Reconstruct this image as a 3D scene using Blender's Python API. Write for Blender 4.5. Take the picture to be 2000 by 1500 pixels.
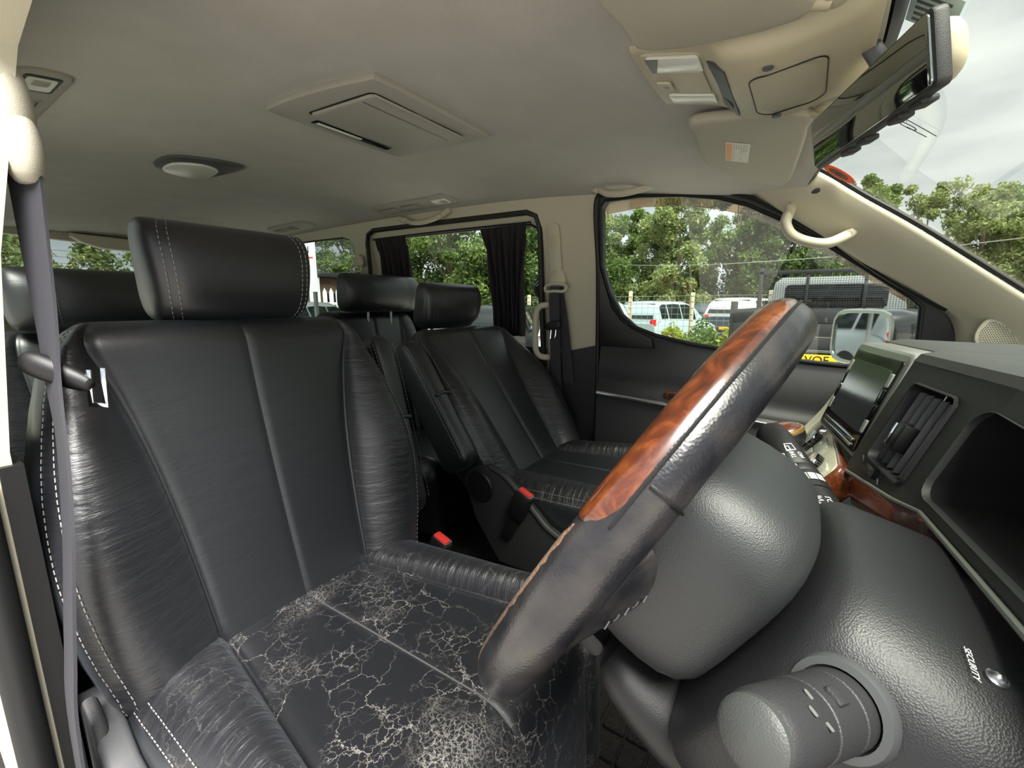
import bpy, bmesh, math, random
from mathutils import Vector, Matrix, noise
R = math.radians
for o in list(bpy.data.objects): bpy.data.objects.remove(o, do_unlink=True)
scene = bpy.context.scene
col = scene.collection

# ------------------------------------------------------------------ camera
# car axes: X to the front of the car, Y to its left side, Z up from the ground (metres)
cam_d = bpy.data.cameras.new('camera'); cam = bpy.data.objects.new('camera', cam_d); col.objects.link(cam)
cam_d.sensor_fit = 'HORIZONTAL'; cam_d.sensor_width = 36.0; cam_d.lens = 36.0 * 850 / 2000
cam_d.clip_start = 0.01; cam_d.clip_end = 400
YAW, PITCH = R(34), R(10.3)
fw = Vector((-math.sin(YAW)*math.cos(PITCH), math.cos(YAW)*math.cos(PITCH), -math.sin(PITCH)))
cam.location = (0.73, -0.827, 1.42)
cam.rotation_euler = fw.to_track_quat('-Z', 'Y').to_euler()
scene.camera = cam

# ------------------------------------------------------------------ sky, sun, exposure
def lin(c):
    return tuple(((v/255)/12.92 if v/255 <= 0.04045 else ((v/255+0.055)/1.055)**2.4) for v in c) + (1.0,)
w = bpy.data.worlds.new('overcast_sky'); scene.world = w; w.use_nodes = True
nt = w.node_tree; nt.nodes.clear()
wo = nt.nodes.new('ShaderNodeOutputWorld'); bg = nt.nodes.new('ShaderNodeBackground')
tc = nt.nodes.new('ShaderNodeTexCoord'); mp = nt.nodes.new('ShaderNodeMapping'); mp.inputs['Scale'].default_value = (1.2, 1.2, 4.5)
nz = nt.nodes.new('ShaderNodeTexNoise'); nz.inputs['Scale'].default_value = 1.7; nz.inputs['Detail'].default_value = 5
cr = nt.nodes.new('ShaderNodeValToRGB')
cr.color_ramp.elements[0].position = 0.36; cr.color_ramp.elements[0].color = (0.50, 0.55, 0.60, 1)
cr.color_ramp.elements[1].position = 0.66; cr.color_ramp.elements[1].color = (0.97, 1.0, 1.04, 1)
nt.links.new(tc.outputs['Generated'], mp.inputs['Vector']); nt.links.new(mp.outputs[0], nz.inputs['Vector'])
nt.links.new(nz.outputs['Fac'], cr.inputs['Fac']); nt.links.new(cr.outputs[0], bg.inputs['Color'])
bg.inputs['Strength'].default_value = 0.42
nt.links.new(bg.outputs[0], wo.inputs['Surface'])
sun_d = bpy.data.lights.new('sun', 'SUN'); sun = bpy.data.objects.new('sun', sun_d); col.objects.link(sun)
sun_d.energy = 4.8; sun_d.angle = R(35); sun_d.color = (1.0, 0.97, 0.92)
sun.rotation_euler = Vector((-0.42, 0.34, -0.84)).to_track_quat('-Z', 'Y').to_euler()
vs = scene.view_settings
vs.view_transform = 'Standard'; vs.look = 'None'; vs.gamma = 1.0; vs.use_curve_mapping = False
vs.exposure = 1.65

# ------------------------------------------------------------------ materials
MATS = {}
def newmat(name):
    m = bpy.data.materials.new(name); m.use_nodes = True
    b = m.node_tree.nodes['Principled BSDF']; MATS[name] = m
    return m, m.node_tree, b
def coords(nt, scale=(1,1,1), rot=(0,0,0)):
    t = nt.nodes.new('ShaderNodeTexCoord'); mp = nt.nodes.new('ShaderNodeMapping')
    mp.inputs['Scale'].default_value = scale; mp.inputs['Rotation'].default_value = rot
    nt.links.new(t.outputs['Object'], mp.inputs['Vector']); return mp.outputs[0]
def noise_n(nt, vec, scale, detail=3, rough=0.5, dist=0):
    n = nt.nodes.new('ShaderNodeTexNoise'); n.inputs['Scale'].default_value = scale; n.inputs['Detail'].default_value = detail
    n.inputs['Roughness'].default_value = rough; n.inputs['Distortion'].default_value = dist
    nt.links.new(vec, n.inputs['Vector']); return n.outputs['Fac']
def voro(nt, vec, scale, feature='F1', out='Distance'):
    n = nt.nodes.new('ShaderNodeTexVoronoi'); n.feature = feature; n.inputs['Scale'].default_value = scale
    nt.links.new(vec, n.inputs['Vector']); return n.outputs[out]
def ramp(nt, fac, stops):
    n = nt.nodes.new('ShaderNodeValToRGB'); e = n.color_ramp.elements
    e[0].position, e[0].color = stops[0]; e[1].position, e[1].color = stops[-1]
    for s in stops[1:-1]:
        k = e.new(s[0]); k.color = s[1]
    nt.links.new(fac, n.inputs['Fac']); return n.outputs['Color']
def math_n(nt, op, a, b=None, clamp=False):
    n = nt.nodes.new('ShaderNodeMath'); n.operation = op; n.use_clamp = clamp
    for i, v in enumerate((a, b)):
        if v is None: continue
        if isinstance(v, (int, float)): n.inputs[i].default_value = v
        else: nt.links.new(v, n.inputs[i])
    return n.outputs[0]
def mix_n(nt, fac, a, b):
    n = nt.nodes.new('ShaderNodeMix'); n.data_type = 'RGBA'
    for s, v in (('Factor', fac), ('A', a), ('B', b)):
        i = [k for k in n.inputs if k.name == s and (k.type == 'RGBA' or s == 'Factor' and k.type == 'VALUE')][0]
        if isinstance(v, (int, float, tuple)): i.default_value = v
        else: nt.links.new(v, i)
    return [k for k in n.outputs if k.type == 'RGBA'][0]
def bump(nt, b, h, strength, dist=0.002, prev=None):
    n = nt.nodes.new('ShaderNodeBump'); n.inputs['Strength'].default_value = strength; n.inputs['Distance'].default_value = dist
    nt.links.new(h, n.inputs['Height'])
    if prev is not None: nt.links.new(prev, n.inputs['Normal'])
    nt.links.new(n.outputs[0], b.inputs['Normal']); return n.outputs[0]
def plain(name, rgb, rough=0.5, metal=0.0, grain=0, gs=0.15, emit=None, coat=0, spec=0.5, var=0):
    m, nt, b = newmat(name)
    b.inputs['Base Color'].default_value = lin(rgb); b.inputs['Roughness'].default_value = rough; b.inputs['Metallic'].default_value = metal
    b.inputs['Coat Weight'].default_value = coat; b.inputs['Specular IOR Level'].default_value = spec
    if grain or var: v = coords(nt)
    if grain: bump(nt, b, noise_n(nt, v, grain, 2), gs)
    if var:
        d = tuple(max(0, k-var) for k in rgb); u = tuple(min(255, k+var) for k in rgb)
        nt.links.new(ramp(nt, noise_n(nt, v, 9, 5), [(0.3, lin(d)), (0.7, lin(u))]), b.inputs['Base Color'])
    if emit: b.inputs['Emission Color'].default_value = lin(rgb); b.inputs['Emission Strength'].default_value = emit
    return m
def leather(name, rgb, rough, cracks=0.0, wrinkle=0.12, grain=800, ws_=(10,16,46)):
    m, nt, b = newmat(name); v = coords(nt)
    b.inputs['Roughness'].default_value = rough; b.inputs['Specular IOR Level'].default_value = 0.85; b.inputs['Sheen Weight'].default_value = 0.05; b.inputs['Sheen Tint'].default_value = (0.8, 0.88, 1, 1)
    g = voro(nt, v, grain); n1 = bump(nt, b, g, 0.10, 0.0006)
    wv = coords(nt, ws_); n2 = bump(nt, b, noise_n(nt, wv, 1.0, 5, 0.6, 0.4), wrinkle, 0.006, n1)
    if cracks:
        def warp(scale, amt):
            dv = nt.nodes.new('ShaderNodeVectorMath'); dv.operation = 'ADD'
            nn = nt.nodes.new('ShaderNodeTexNoise'); nn.inputs['Scale'].default_value = scale; nn.inputs['Detail'].default_value = 6; nn.inputs['Roughness'].default_value = 0.7
            nt.links.new(v, nn.inputs['Vector']); sc = nt.nodes.new('ShaderNodeVectorMath'); sc.operation = 'SCALE'; sc.inputs['Scale'].default_value = amt
            nt.links.new(nn.outputs['Color'], sc.inputs[0]); nt.links.new(v, dv.inputs[0]); nt.links.new(sc.outputs[0], dv.inputs[1]); return dv.outputs[0]
        w1, w2 = warp(22, 0.05), warp(50, 0.022)
        def lines(vec, scale, a, wd): return ramp(nt, voro(nt, vec, scale, 'DISTANCE_TO_EDGE'), [(a, (1,1,1,1)), (wd, (0,0,0,1))])
        def mask(scale, a, wd, off): return ramp(nt, noise_n(nt, coords(nt, (1,1,1), off), scale, 4), [(a, (0,0,0,1)), (wd, (1,1,1,1))])
        c1 = math_n(nt, 'MULTIPLY', lines(w1, 20, 0.002, 0.009), mask(14, 0.42, 0.58, (0.3,0.1,0)))
        c2 = math_n(nt, 'MULTIPLY', lines(w2, 55, 0.004, 0.024), mask(9, 0.50, 0.68, (0.5,0.2,0)))
        c3 = math_n(nt, 'MULTIPLY', lines(w2, 170, 0.02, 0.09), mask(7, 0.55, 0.72, (0.1,0.7,0.4)))
        c = math_n(nt, 'MULTIPLY', math_n(nt, 'MAXIMUM', math_n(nt, 'MAXIMUM', c1, c2), math_n(nt, 'MULTIPLY', c3, 0.55)), cracks, True)
        nt.links.new(mix_n(nt, c, lin(rgb), lin((158,153,146))), b.inputs['Base Color'])
        nt.links.new(math_n(nt, 'ADD', math_n(nt, 'MULTIPLY', c, 0.3), rough), b.inputs['Roughness'])
    else:
        b.inputs['Base Color'].default_value = lin(rgb)
    return m
leather('leather', (22,24,28), 0.40)
leather('leather_gathered', (22,23,27), 0.40, 0, 0.5, 800, (6,14,70))
leather('leather_worn', (17,18,22), 0.38, 0.8, 0.15)
leather('leather_creased', (24,24,28), 0.40, 0.35, 0.8, 800, (70,9,9))
plain('headliner', (190,185,179), 0.95, grain=700, gs=0.5, var=4)
plain('visor_vinyl', (180,174,158), 0.75, grain=900, gs=0.2)
plain('beige_plastic', (192,186,165), 0.55, grain=1300, gs=0.12)
plain('tan_plastic', (186,177,152), 0.5, grain=1300, gs=0.1)
plain('dark_plastic', (44,44,46), 0.5, grain=1100, gs=0.25)
plain('black_plastic', (18,18,19), 0.45, grain=1300, gs=0.15)
plain('gloss_black', (9,9,10), 0.12)
plain('grey_plastic', (78,79,81), 0.5, grain=1300, gs=0.15)
plain('dash_plastic', (58,60,58), 0.48, grain=1200, gs=0.2)
plain('dash_silver', (120,124,118), 0.38, 0.3)
plain('soft_pad', (70,72,73), 0.5)
plain('rubber_seal', (16,17,18), 0.55)
plain('webbing', (54,54,60), 0.7, grain=1500, gs=0.4)
plain('chrome', (225,228,232), 0.12, 1.0)
plain('button_silver', (176,180,168), 0.45, 0.1)
plain('satin_silver', (186,190,184), 0.28, 0.8)
plain('steel', (165,168,170), 0.3, 1.0)
plain('red_button', (205,52,48), 0.35)
plain('white_print', (226,226,226), 0.6)
plain('grey_print', (150,150,150), 0.6)
plain('stitch', (150,148,144), 0.8)
plain('dark_stitch', (74,74,78), 0.8)
plain('lamp_lens', (222,222,214), 0.25)
plain('label_white', (222,219,208), 0.6)
plain('label_orange', (232,170,108), 0.6)
plain('plate_yellow', (240,184,24), 0.45)
plain('plate_white', (230,230,226), 0.45)
plain('print_black', (14,14,14), 0.6)
for nm, c in (('sticker_red', (186,110,84)), ('sticker_grey', (160,160,150))):
    m, nt, b = newmat(nm); b.inputs['Base Color'].default_value = lin(c); b.inputs['Roughness'].default_value = 0.6
    tr = nt.nodes.new('ShaderNodeBsdfTranslucent'); tr.inputs['Color'].default_value = lin(c); mx = nt.nodes.new('ShaderNodeMixShader'); mx.inputs[0].default_value = 0.6
    nt.links.new(b.outputs[0], mx.inputs[1]); nt.links.new(tr.outputs[0], mx.inputs[2]); nt.links.new(mx.outputs[0], nt.nodes['Material Output'].inputs['Surface'])
plain('curtain_cloth', (26,22,28), 0.8, grain=900, gs=0.3)
plain('worn_tan', (98,74,54), 0.9, grain=400, gs=0.6, var=24)
plain('seam_grey', (74,73,72), 0.7)
plain('dull_black', (8,8,9), 0.9)
plain('gold_trim', (196,160,104), 0.3, 0.8)
# soft pad and column cover with a pebbled grain
for nm, c, gsz in (('pad_grain', (39,41,43), 1000), ('column_grain', (30,31,33), 900)):
    m, nt, b = newmat(nm); v = coords(nt); b.inputs['Base Color'].default_value = lin(c); b.inputs['Roughness'].default_value = 0.45
    bump(nt, b, voro(nt, v, gsz), 0.28, 0.0006)
# worn rim leather
m, nt, b = newmat('rim_leather'); v = coords(nt)
nt.links.new(ramp(nt, noise_n(nt, v, 25, 5), [(0.4, lin((26,26,31))), (0.75, lin((58,54,52)))]), b.inputs['Base Color'])
b.inputs['Roughness'].default_value = 0.27; bump(nt, b, voro(nt, v, 520), 0.18, 0.0006)
# burl wood under lacquer
m, nt, b = newmat('burl_wood'); v = coords(nt, (1, 1, 1))
nn = noise_n(nt, v, 34, 6, 0.62, 2.2)
nt.links.new(ramp(nt, nn, [(0.30, lin((36,13,5))), (0.50, lin((82,36,13))), (0.68, lin((118,62,26)))]), b.inputs['Base Color'])
b.inputs['Roughness'].default_value = 0.3; b.inputs['Coat Weight'].default_value = 1.0; b.inputs['Coat Roughness'].default_value = 0.05
m, nt, b = newmat('dash_wood'); v = coords(nt, (30, 9, 30))
nt.links.new(ramp(nt, noise_n(nt, v, 2.4, 6, 0.6, 1.5), [(0.3, lin((70,30,16))), (0.7, lin((146,78,44)))]), b.inputs['Base Color'])
b.inputs['Roughness'].default_value = 0.25; b.inputs['Coat Weight'].default_value = 1.0; b.inputs['Coat Roughness'].default_value = 0.06
m, nt, b = newmat('carpet'); v = coords(nt)
nt.links.new(ramp(nt, noise_n(nt, v, 260, 3), [(0.3, lin((14,13,13))), (0.75, lin((52,47,45)))]), b.inputs['Base Color'])
b.inputs['Roughness'].default_value = 1.0; bump(nt, b, noise_n(nt, v, 420, 3), 1.0, 0.004)
def glass(name, tint, refl_rough=0.0, base=0.03):
    m = bpy.data.materials.new(name); m.use_nodes = True; nt = m.node_tree; nt.nodes.clear(); MATS[name] = m
    o = nt.nodes.new('ShaderNodeOutputMaterial'); t = nt.nodes.new('ShaderNodeBsdfTransparent'); g = nt.nodes.new('ShaderNodeBsdfGlossy')
    g.inputs['Roughness'].default_value = refl_rough; t.inputs['Color'].default_value = tint
    f = nt.nodes.new('ShaderNodeLayerWeight'); f.inputs['Blend'].default_value = 0.5
    fac = math_n(nt, 'ADD', math_n(nt, 'MULTIPLY', math_n(nt, 'POWER', f.outputs['Facing'], 4.0), 0.45), base)
    mx = nt.nodes.new('ShaderNodeMixShader'); nt.links.new(fac, mx.inputs[0]); nt.links.new(t.outputs[0], mx.inputs[1]); nt.links.new(g.outputs[0], mx.inputs[2])
    nt.links.new(mx.outputs[0], o.inputs['Surface']); return m
glass('clear_glass', (0.86, 0.90, 0.86, 1)); glass('windscreen_glass', (0.76, 0.79, 0.70, 1)); glass('privacy_glass', (0.62, 0.66, 0.64, 1))
glass('smoke_acrylic', (0.62, 0.50, 0.36, 1), 0.05)
plain('mirror_face', (176,182,182), 0.03, 1.0); plain('mirror_silver', (215,220,222), 0.02, 1.0)
# outdoors
for nm, a, c2 in (('leaf', (60,82,36), (122,144,72)), ('leaf_dark', (42,62,26), (92,116,50)), ('leaf_pale', (88,108,64), (156,168,106)), ('leaf_lime', (100,116,34), (166,174,72))):
    m, nt, b = newmat(nm); v = coords(nt)
    nt.links.new(ramp(nt, noise_n(nt, v, 1.3, 6, 0.7), [(0.3, lin(a)), (0.7, lin(c2))]), b.inputs['Base Color'])
    b.inputs['Roughness'].default_value = 0.6
    tr = nt.nodes.new('ShaderNodeBsdfTranslucent'); tr.inputs['Color'].default_value = lin(c2)
    mx = nt.nodes.new('ShaderNodeMixShader'); mx.inputs[0].default_value = 0.3; o = nt.nodes['Material Output']
    nt.links.new(b.outputs[0], mx.inputs[1]); nt.links.new(tr.outputs[0], mx.inputs[2]); nt.links.new(mx.outputs[0], o.inputs['Surface'])
plain('bark', (92,82,66), 0.9, grain=40, gs=0.8, var=16)
plain('straw', (150,134,92), 0.9, var=20)
m, nt, b = newmat('ground'); v = coords(nt)
nt.links.new(ramp(nt, noise_n(nt, v, 0.6, 8, 0.7), [(0.36, lin((150,146,140))), (0.52, lin((176,171,163))), (0.70, lin((160,158,146)))]), b.inputs['Base Color']); b.inputs['Roughness'].default_value = 0.95
plain('fence_wood', (176,166,140), 0.85, var=14); plain('wire', (150,156,150), 0.45, 0.6)
plain('tyre', (20,20,20), 0.8); plain('alloy', (150,152,154), 0.3, 0.8); plain('car_glass', (20,26,28), 0.06, 0, spec=0.7)
for nm, c in (('paint_white', (186,190,192)), ('paint_pale_blue', (150,168,172)), ('paint_red', (196,36,22)), ('paint_grey', (58,66,74)), ('paint_black', (14,15,17)), ('paint_silver', (150,156,160))):
    plain(nm, c, 0.3, 0.0, coat=1.0)
plain('tail_red', (206,24,20), 0.2); plain('truck_grey', (32,33,35), 0.6, var=6); plain('truck_wood', (92,78,62), 0.85, var=14)
plain('picket_white', (226,226,222), 0.7); plain('shed_brown', (96,76,58), 0.85, var=12); plain('banner_white', (232,232,236), 0.7)
plain('banner_red', (206,36,40), 0.7); plain('banner_navy', (34,40,78), 0.7); plain('cream_trim_reflection', (226,224,200), 0.2, 0.2)  # cream for the side trim and the control panel's painted reflection

# ------------------------------------------------------------------ mesh helpers
LOC = {}          # world position of every thing's root
def finish(o, label=None, cat=None, group=None, kind=None):
    if label: o['label'] = label
    if cat: o['category'] = cat
    if group: o['group'] = group
    if kind: o['kind'] = kind
    return o
def thing(name, loc, label=None, cat=None, group=None, kind=None):
    o = bpy.data.objects.new(name, None); col.objects.link(o); o.location = loc; o.empty_display_size = 0.05
    LOC[o] = Vector(loc); return finish(o, label, cat, group, kind)
def mk(name, vf, mat, parent=None, smooth=True, label=None, cat=None, group=None, kind=None, sub=0, angle=None):
    v, f = vf
    L = LOC.get(parent, Vector((0,0,0)))
    me = bpy.data.meshes.new(name); me.from_pydata([tuple(Vector(p)-L) for p in v], [], f); me.validate()
    bm = bmesh.new(); bm.from_mesh(me); bmesh.ops.recalc_face_normals(bm, faces=bm.faces); bm.to_mesh(me); bm.free()
    mats = mat if isinstance(mat, (list, tuple)) else [mat]
    for k in mats: me.materials.append(MATS[k])
    if smooth:
        me.polygons.foreach_set('use_smooth', [True]*len(me.polygons))
    o = bpy.data.objects.new(name, me); col.objects.link(o)
    if parent is not None: o.parent = parent
    LOC[o] = L
    if smooth and angle is not False:
        a = R(angle or 42)
        bm = bmesh.new(); bm.from_mesh(me)
        for e in bm.edges:
            if len(e.link_faces) == 2 and e.calc_face_angle(0) > a: e.smooth = False
        bm.to_mesh(me); bm.free()
    if sub:
        s = o.modifiers.new('subdivision', 'SUBSURF'); s.levels = sub; s.render_levels = sub
    return finish(o, label, cat, group, kind)
def join(*vfs):
    V, F = [], []
    for v, f in vfs:
        n = len(V); V += [tuple(p) for p in v]; F += [tuple(i+n for i in q) for q in f]
    return V, F
def xf(vf, mat): return [tuple(mat @ Vector(p)) for p in vf[0]], vf[1]
def place(vf, loc=(0,0,0), rot=(0,0,0), sc=(1,1,1)):
    from mathutils import Euler
    m = Matrix.Translation(loc) @ Euler(rot).to_matrix().to_4x4() @ Matrix.Diagonal((*sc, 1)); return xf(vf, m)
def frame(o, x, y, z):
    m = Matrix((x, y, z)).transposed().to_4x4(); m.translation = Vector(o); return m
def bmvf(bm):
    bm.verts.index_update(); v = [tuple(k.co) for k in bm.verts]; f = [tuple(k.index for k in q.verts) for q in bm.faces]; bm.free(); return v, f
def box(c, s, bev=0.0, seg=2):
    bm = bmesh.new(); bmesh.ops.create_cube(bm, size=1)
    for k in bm.verts: k.co = Vector((k.co.x*s[0]+c[0], k.co.y*s[1]+c[1], k.co.z*s[2]+c[2]))
    if bev: bmesh.ops.bevel(bm, geom=bm.edges[:], offset=bev, segments=seg, affect='EDGES', profile=0.5)
    return bmvf(bm)
def prism(pts, d0, d1, fn, bev=0.0, seg=2):
    """outline pts (a,b) extruded from d0 to d1; fn(a,b,d) -> xyz"""
    n = len(pts); bm = bmesh.new()
    lo = [bm.verts.new(fn(a, b, d0)) for a, b in pts]; hi = [bm.verts.new(fn(a, b, d1)) for a, b in pts]
    f0 = bm.faces.new(lo[::-1]); f1 = bm.faces.new(hi)
    for i in range(n): bm.faces.new((lo[i], lo[(i+1) % n], hi[(i+1) % n], hi[i]))
    bmesh.ops.recalc_face_normals(bm, faces=bm.faces)
    if bev:
        es = [e for e in bm.edges if (e.verts[0] in lo) == (e.verts[1] in lo)]
        bmesh.ops.bevel(bm, geom=es, offset=bev, segments=seg, affect='EDGES', profile=0.5)
    bmesh.ops.triangulate(bm, faces=[f for f in bm.faces if len(f.verts) > 4])
    return bmvf(bm)
def rr(w, h, r, n=5, cx=0, cy=0):
    """rounded rectangle outline"""
    r = min(r, w/2-1e-5, h/2-1e-5); o = []
    for sx, sy, a0 in ((1,1,0), (-1,1,90), (-1,-1,180), (1,-1,270)):
        for i in range(n+1):
            a = R(a0+90*i/n); o.append((cx+sx*(w/2-r)+r*math.cos(a), cy+sy*(h/2-r)+r*math.sin(a)))
    return o
def spl(P, n=8, closed=False):
    """Catmull-Rom through the points"""
    P = [Vector(p) for p in P]; m = len(P); out = []
    rng = range(m) if closed else range(m-1)
    for i in rng:
        if closed: a, b, c, d = P[i-1], P[i], P[(i+1) % m], P[(i+2) % m]
        else: b, c = P[i], P[i+1]; a = P[i-1] if i else b*2-c; d = P[i+2] if i+2 < m else c*2-b
        for k in range(n):
            t = k/n; out.append(0.5*((2*b)+(c-a)*t+(2*a-5*b+4*c-d)*t*t+(3*b-a-3*c+d)*t**3))
    if not closed: out.append(P[-1])
    return out
def interp(tab, x):
    if x <= tab[0][0]: return tab[0][1]
    for (a, u), (b, v) in zip(tab, tab[1:]):
        if x <= b: t = (x-a)/(b-a); return u+(v-u)*t
    return tab[-1][1]
def sm(tab, x):      # smooth table
    if x <= tab[0][0]: return tab[0][1]
    for i, ((a, u), (b, v)) in enumerate(zip(tab, tab[1:])):
        if x <= b:
            t = (x-a)/(b-a)
            pu = tab[i-1] if i else (2*a-b, 2*u-v); pv = tab[i+2] if i+2 < len(tab) else (2*b-a, 2*v-u)
            m0 = (v-pu[1])/(b-pu[0])*(b-a); m1 = (pv[1]-u)/(pv[0]-a)*(b-a)
            return (2*t**3-3*t*t+1)*u+(t**3-2*t*t+t)*m0+(-2*t**3+3*t*t)*v+(t**3-t*t)*m1
    return tab[-1][1]
def tube(P, r, seg=10, cap=True, closed=False, flat=1.0, up=None):
    """tube along points; r number or list; flat squashes one axis"""
    P = [Vector(p) for p in P]; n = len(P); V, F = [], []; prev = None
    for i, p in enumerate(P):
        t = (P[(i+1) % n]-P[i-1]) if closed else (P[min(i+1, n-1)]-P[max(i-1, 0)])
        t.normalize()
        if prev is None:
            a = Vector(up) if up else (Vector((0,0,1)) if abs(t.z) < 0.9 else Vector((1,0,0)))
        else: a = prev
        a = (a-t*a.dot(t)).normalized(); prev = a; b = t.cross(a); q = r[i] if isinstance(r, (list, tuple)) else r
        for k in range(seg):
            g = 2*math.pi*k/seg; V.append(tuple(p+a*(math.cos(g)*q)+b*(math.sin(g)*q*flat)))
    m = n if closed else n-1
    for i in range(m):
        for k in range(seg):
            j = (i+1) % n; F.append((i*seg+k, i*seg+(k+1) % seg, j*seg+(k+1) % seg, j*seg+k))
    if cap and not closed: F += [tuple(range(seg))[::-1], tuple(range((n-1)*seg, n*seg))]
    return V, F
def loft(rings, cap=True, closed=True):
    m = len(rings[0]); V = [tuple(p) for r in rings for p in r]; F = []
    for i in range(len(rings)-1):
        for k in range(m if closed else m-1):
            F.append((i*m+k, i*m+(k+1) % m, (i+1)*m+(k+1) % m, (i+1)*m+k))
    if cap and closed: F += [tuple(range(m))[::-1], tuple(range((len(rings)-1)*m, len(rings)*m))]
    return V, F
def grid(fn, us, vs): return loft([[fn(u, v) for v in vs] for u in us], False, False)
def ls(a, b, n): return [a+(b-a)*i/n for i in range(n+1)]
def cs(a, b, n): return [a+(b-a)*(0.5-0.5*math.cos(math.pi*i/n)) for i in range(n+1)]
def ribbon(P, side, wdt, th=0.0016):
    """flat strap along points P; side = vector or list of vectors across the strap"""
    P = [Vector(p) for p in P]; rings = []
    for i, p in enumerate(P):
        s = Vector(side[i] if isinstance(side, list) else side).normalized(); t = (P[min(i+1, len(P)-1)]-P[max(i-1, 0)]).normalized()
        n = t.cross(s).normalized(); s = n.cross(t).normalized(); h = wdt/2
        rings.append([p+s*h+n*th, p-s*h+n*th, p-s*h-n*th, p+s*h-n*th])
    return loft(rings)
def lathe(prof, o, ax, seg=24, up=(0,0,1)):
    ax = Vector(ax).normalized(); o = Vector(o); a = Vector(up)
    if abs(a.dot(ax)) > 0.95: a = Vector((1,0,0))
    a = (a-ax*a.dot(ax)).normalized(); b = ax.cross(a)
    return loft([[o+ax*h+(a*math.cos(2*math.pi*k/seg)+b*math.sin(2*math.pi*k/seg))*r for k in range(seg)] for r, h in prof])
def inside(loops, x, y):
    k = False
    for l in loops:
        for i in range(len(l)):
            (x1, y1), (x2, y2) = l[i], l[i-1]
            if (y1 > y) != (y2 > y) and x < (x2-x1)*(y-y1)/(y2-y1)+x1: k = not k
    return k
def plate(pts, holes, fn, th, maxlen=0.06):
    """panel with holes: outlines of (a,b) pairs; fn(a,b,d) -> xyz; th its thickness"""
    from mathutils.geometry import delaunay_2d_cdt
    loops = [[tuple(p[:2]) for p in pts]]+[[tuple(p[:2]) for p in h] for h in holes]; P, E = [], []
    for l in loops:
        n0 = len(P)
        for i in range(len(l)):
            a, b = Vector(l[i]), Vector(l[(i+1) % len(l)]); m = max(1, int((b-a).length/(maxlen*1.2)))
            P += [a.lerp(b, k/m) for k in range(m)]
        E += [(i, i+1 if i+1 < len(P) else n0) for i in range(n0, len(P))]
    xs = [p.x for p in P]; ys_ = [p.y for p in P]; g = maxlen
    nx, ny = int((max(xs)-min(xs))/g), int((max(ys_)-min(ys_))/g)
    for i in range(1, nx+1):
        for j in range(1, ny+1):
            q = Vector((min(xs)+g*(i-0.5*(j % 2)), min(ys_)+g*j))
            if inside(loops, q.x, q.y): P.append(q)
    ov, oe, of = delaunay_2d_cdt(P, E, [], 0, 1e-5)[:3]
    bm = bmesh.new(); bv = [bm.verts.new((p.x, p.y, 0)) for p in ov]
    for t in of:
        c = sum((Vector(ov[i]) for i in t), Vector((0,0)))/3
        if inside(loops, c.x, c.y):
            f = bm.faces.new([bv[i] for i in t])
            if f.calc_area() < 1e-9: bm.faces.remove(f)
    bmesh.ops.delete(bm, geom=[v for v in bm.verts if not v.link_faces], context='VERTS')
    bmesh.ops.recalc_face_normals(bm, faces=bm.faces)
    ext = bmesh.ops.extrude_face_region(bm, geom=bm.faces[:]); nv = set(k for k in ext['geom'] if isinstance(k, bmesh.types.BMVert))
    for k in bm.verts:
        a, b = k.co.x, k.co.y; k.co = Vector(fn(a, b, th if k in nv else 0.0))
    bmesh.ops.recalc_face_normals(bm, faces=bm.faces)
    return bmvf(bm)
def copy_tree(o, parent=None):
    c = o.copy(); col.objects.link(c); c.parent = parent
    for ch in o.children:
        copy_tree(ch, c)
    return c
FONT = None
def text_vf(s, size, m, ext=0.0, shear=0.0, align='CENTER'):
    cu = bpy.data.curves.new('t', 'FONT'); cu.body = s; cu.size = size; cu.extrude = ext; cu.align_x = align; cu.align_y = 'CENTER'; cu.shear = shear; cu.resolution_u = 3
    o = bpy.data.objects.new('t', cu); col.objects.link(o); dg = bpy.context.evaluated_depsgraph_get(); dg.update()
    me = o.evaluated_get(dg).to_mesh(); v = [tuple(m @ k.co) for k in me.vertices]; f = [tuple(p.vertices) for p in me.polygons]
    o.evaluated_get(dg).to_mesh_clear(); bpy.data.objects.remove(o); bpy.data.curves.remove(cu); return v, f
def stitches(P, nrm, ln=0.006, gap=0.0035, r=0.0007):
    """short thread stitches along a polyline lying just above the surface"""
    P = [Vector(p) for p in P]; V, F = [], []; s = 0.0; nxt = 0.0; out = []
    for i in range(len(P)-1):
        a, b = P[i], P[i+1]; d = (b-a).length
        while nxt < s+d:
            t = (nxt-s)/d; p = a.lerp(b, t); dr = (b-a).normalized(); q = p+dr*ln
            n = Vector(nrm(p) if callable(nrm) else nrm).normalized(); sd = dr.cross(n).normalized()*r; up = n*r
            k = len(V); V += [tuple(x) for x in (p-sd, p+up, p+sd, q-sd, q+up, q+sd)]
            F += [(k, k+1, k+4, k+3), (k+1, k+2, k+5, k+4), (k, k+2, k+1), (k+3, k+4, k+5), (k, k+3, k+5, k+2)]
            nxt += ln+gap
        s += d
    return V, F
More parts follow.
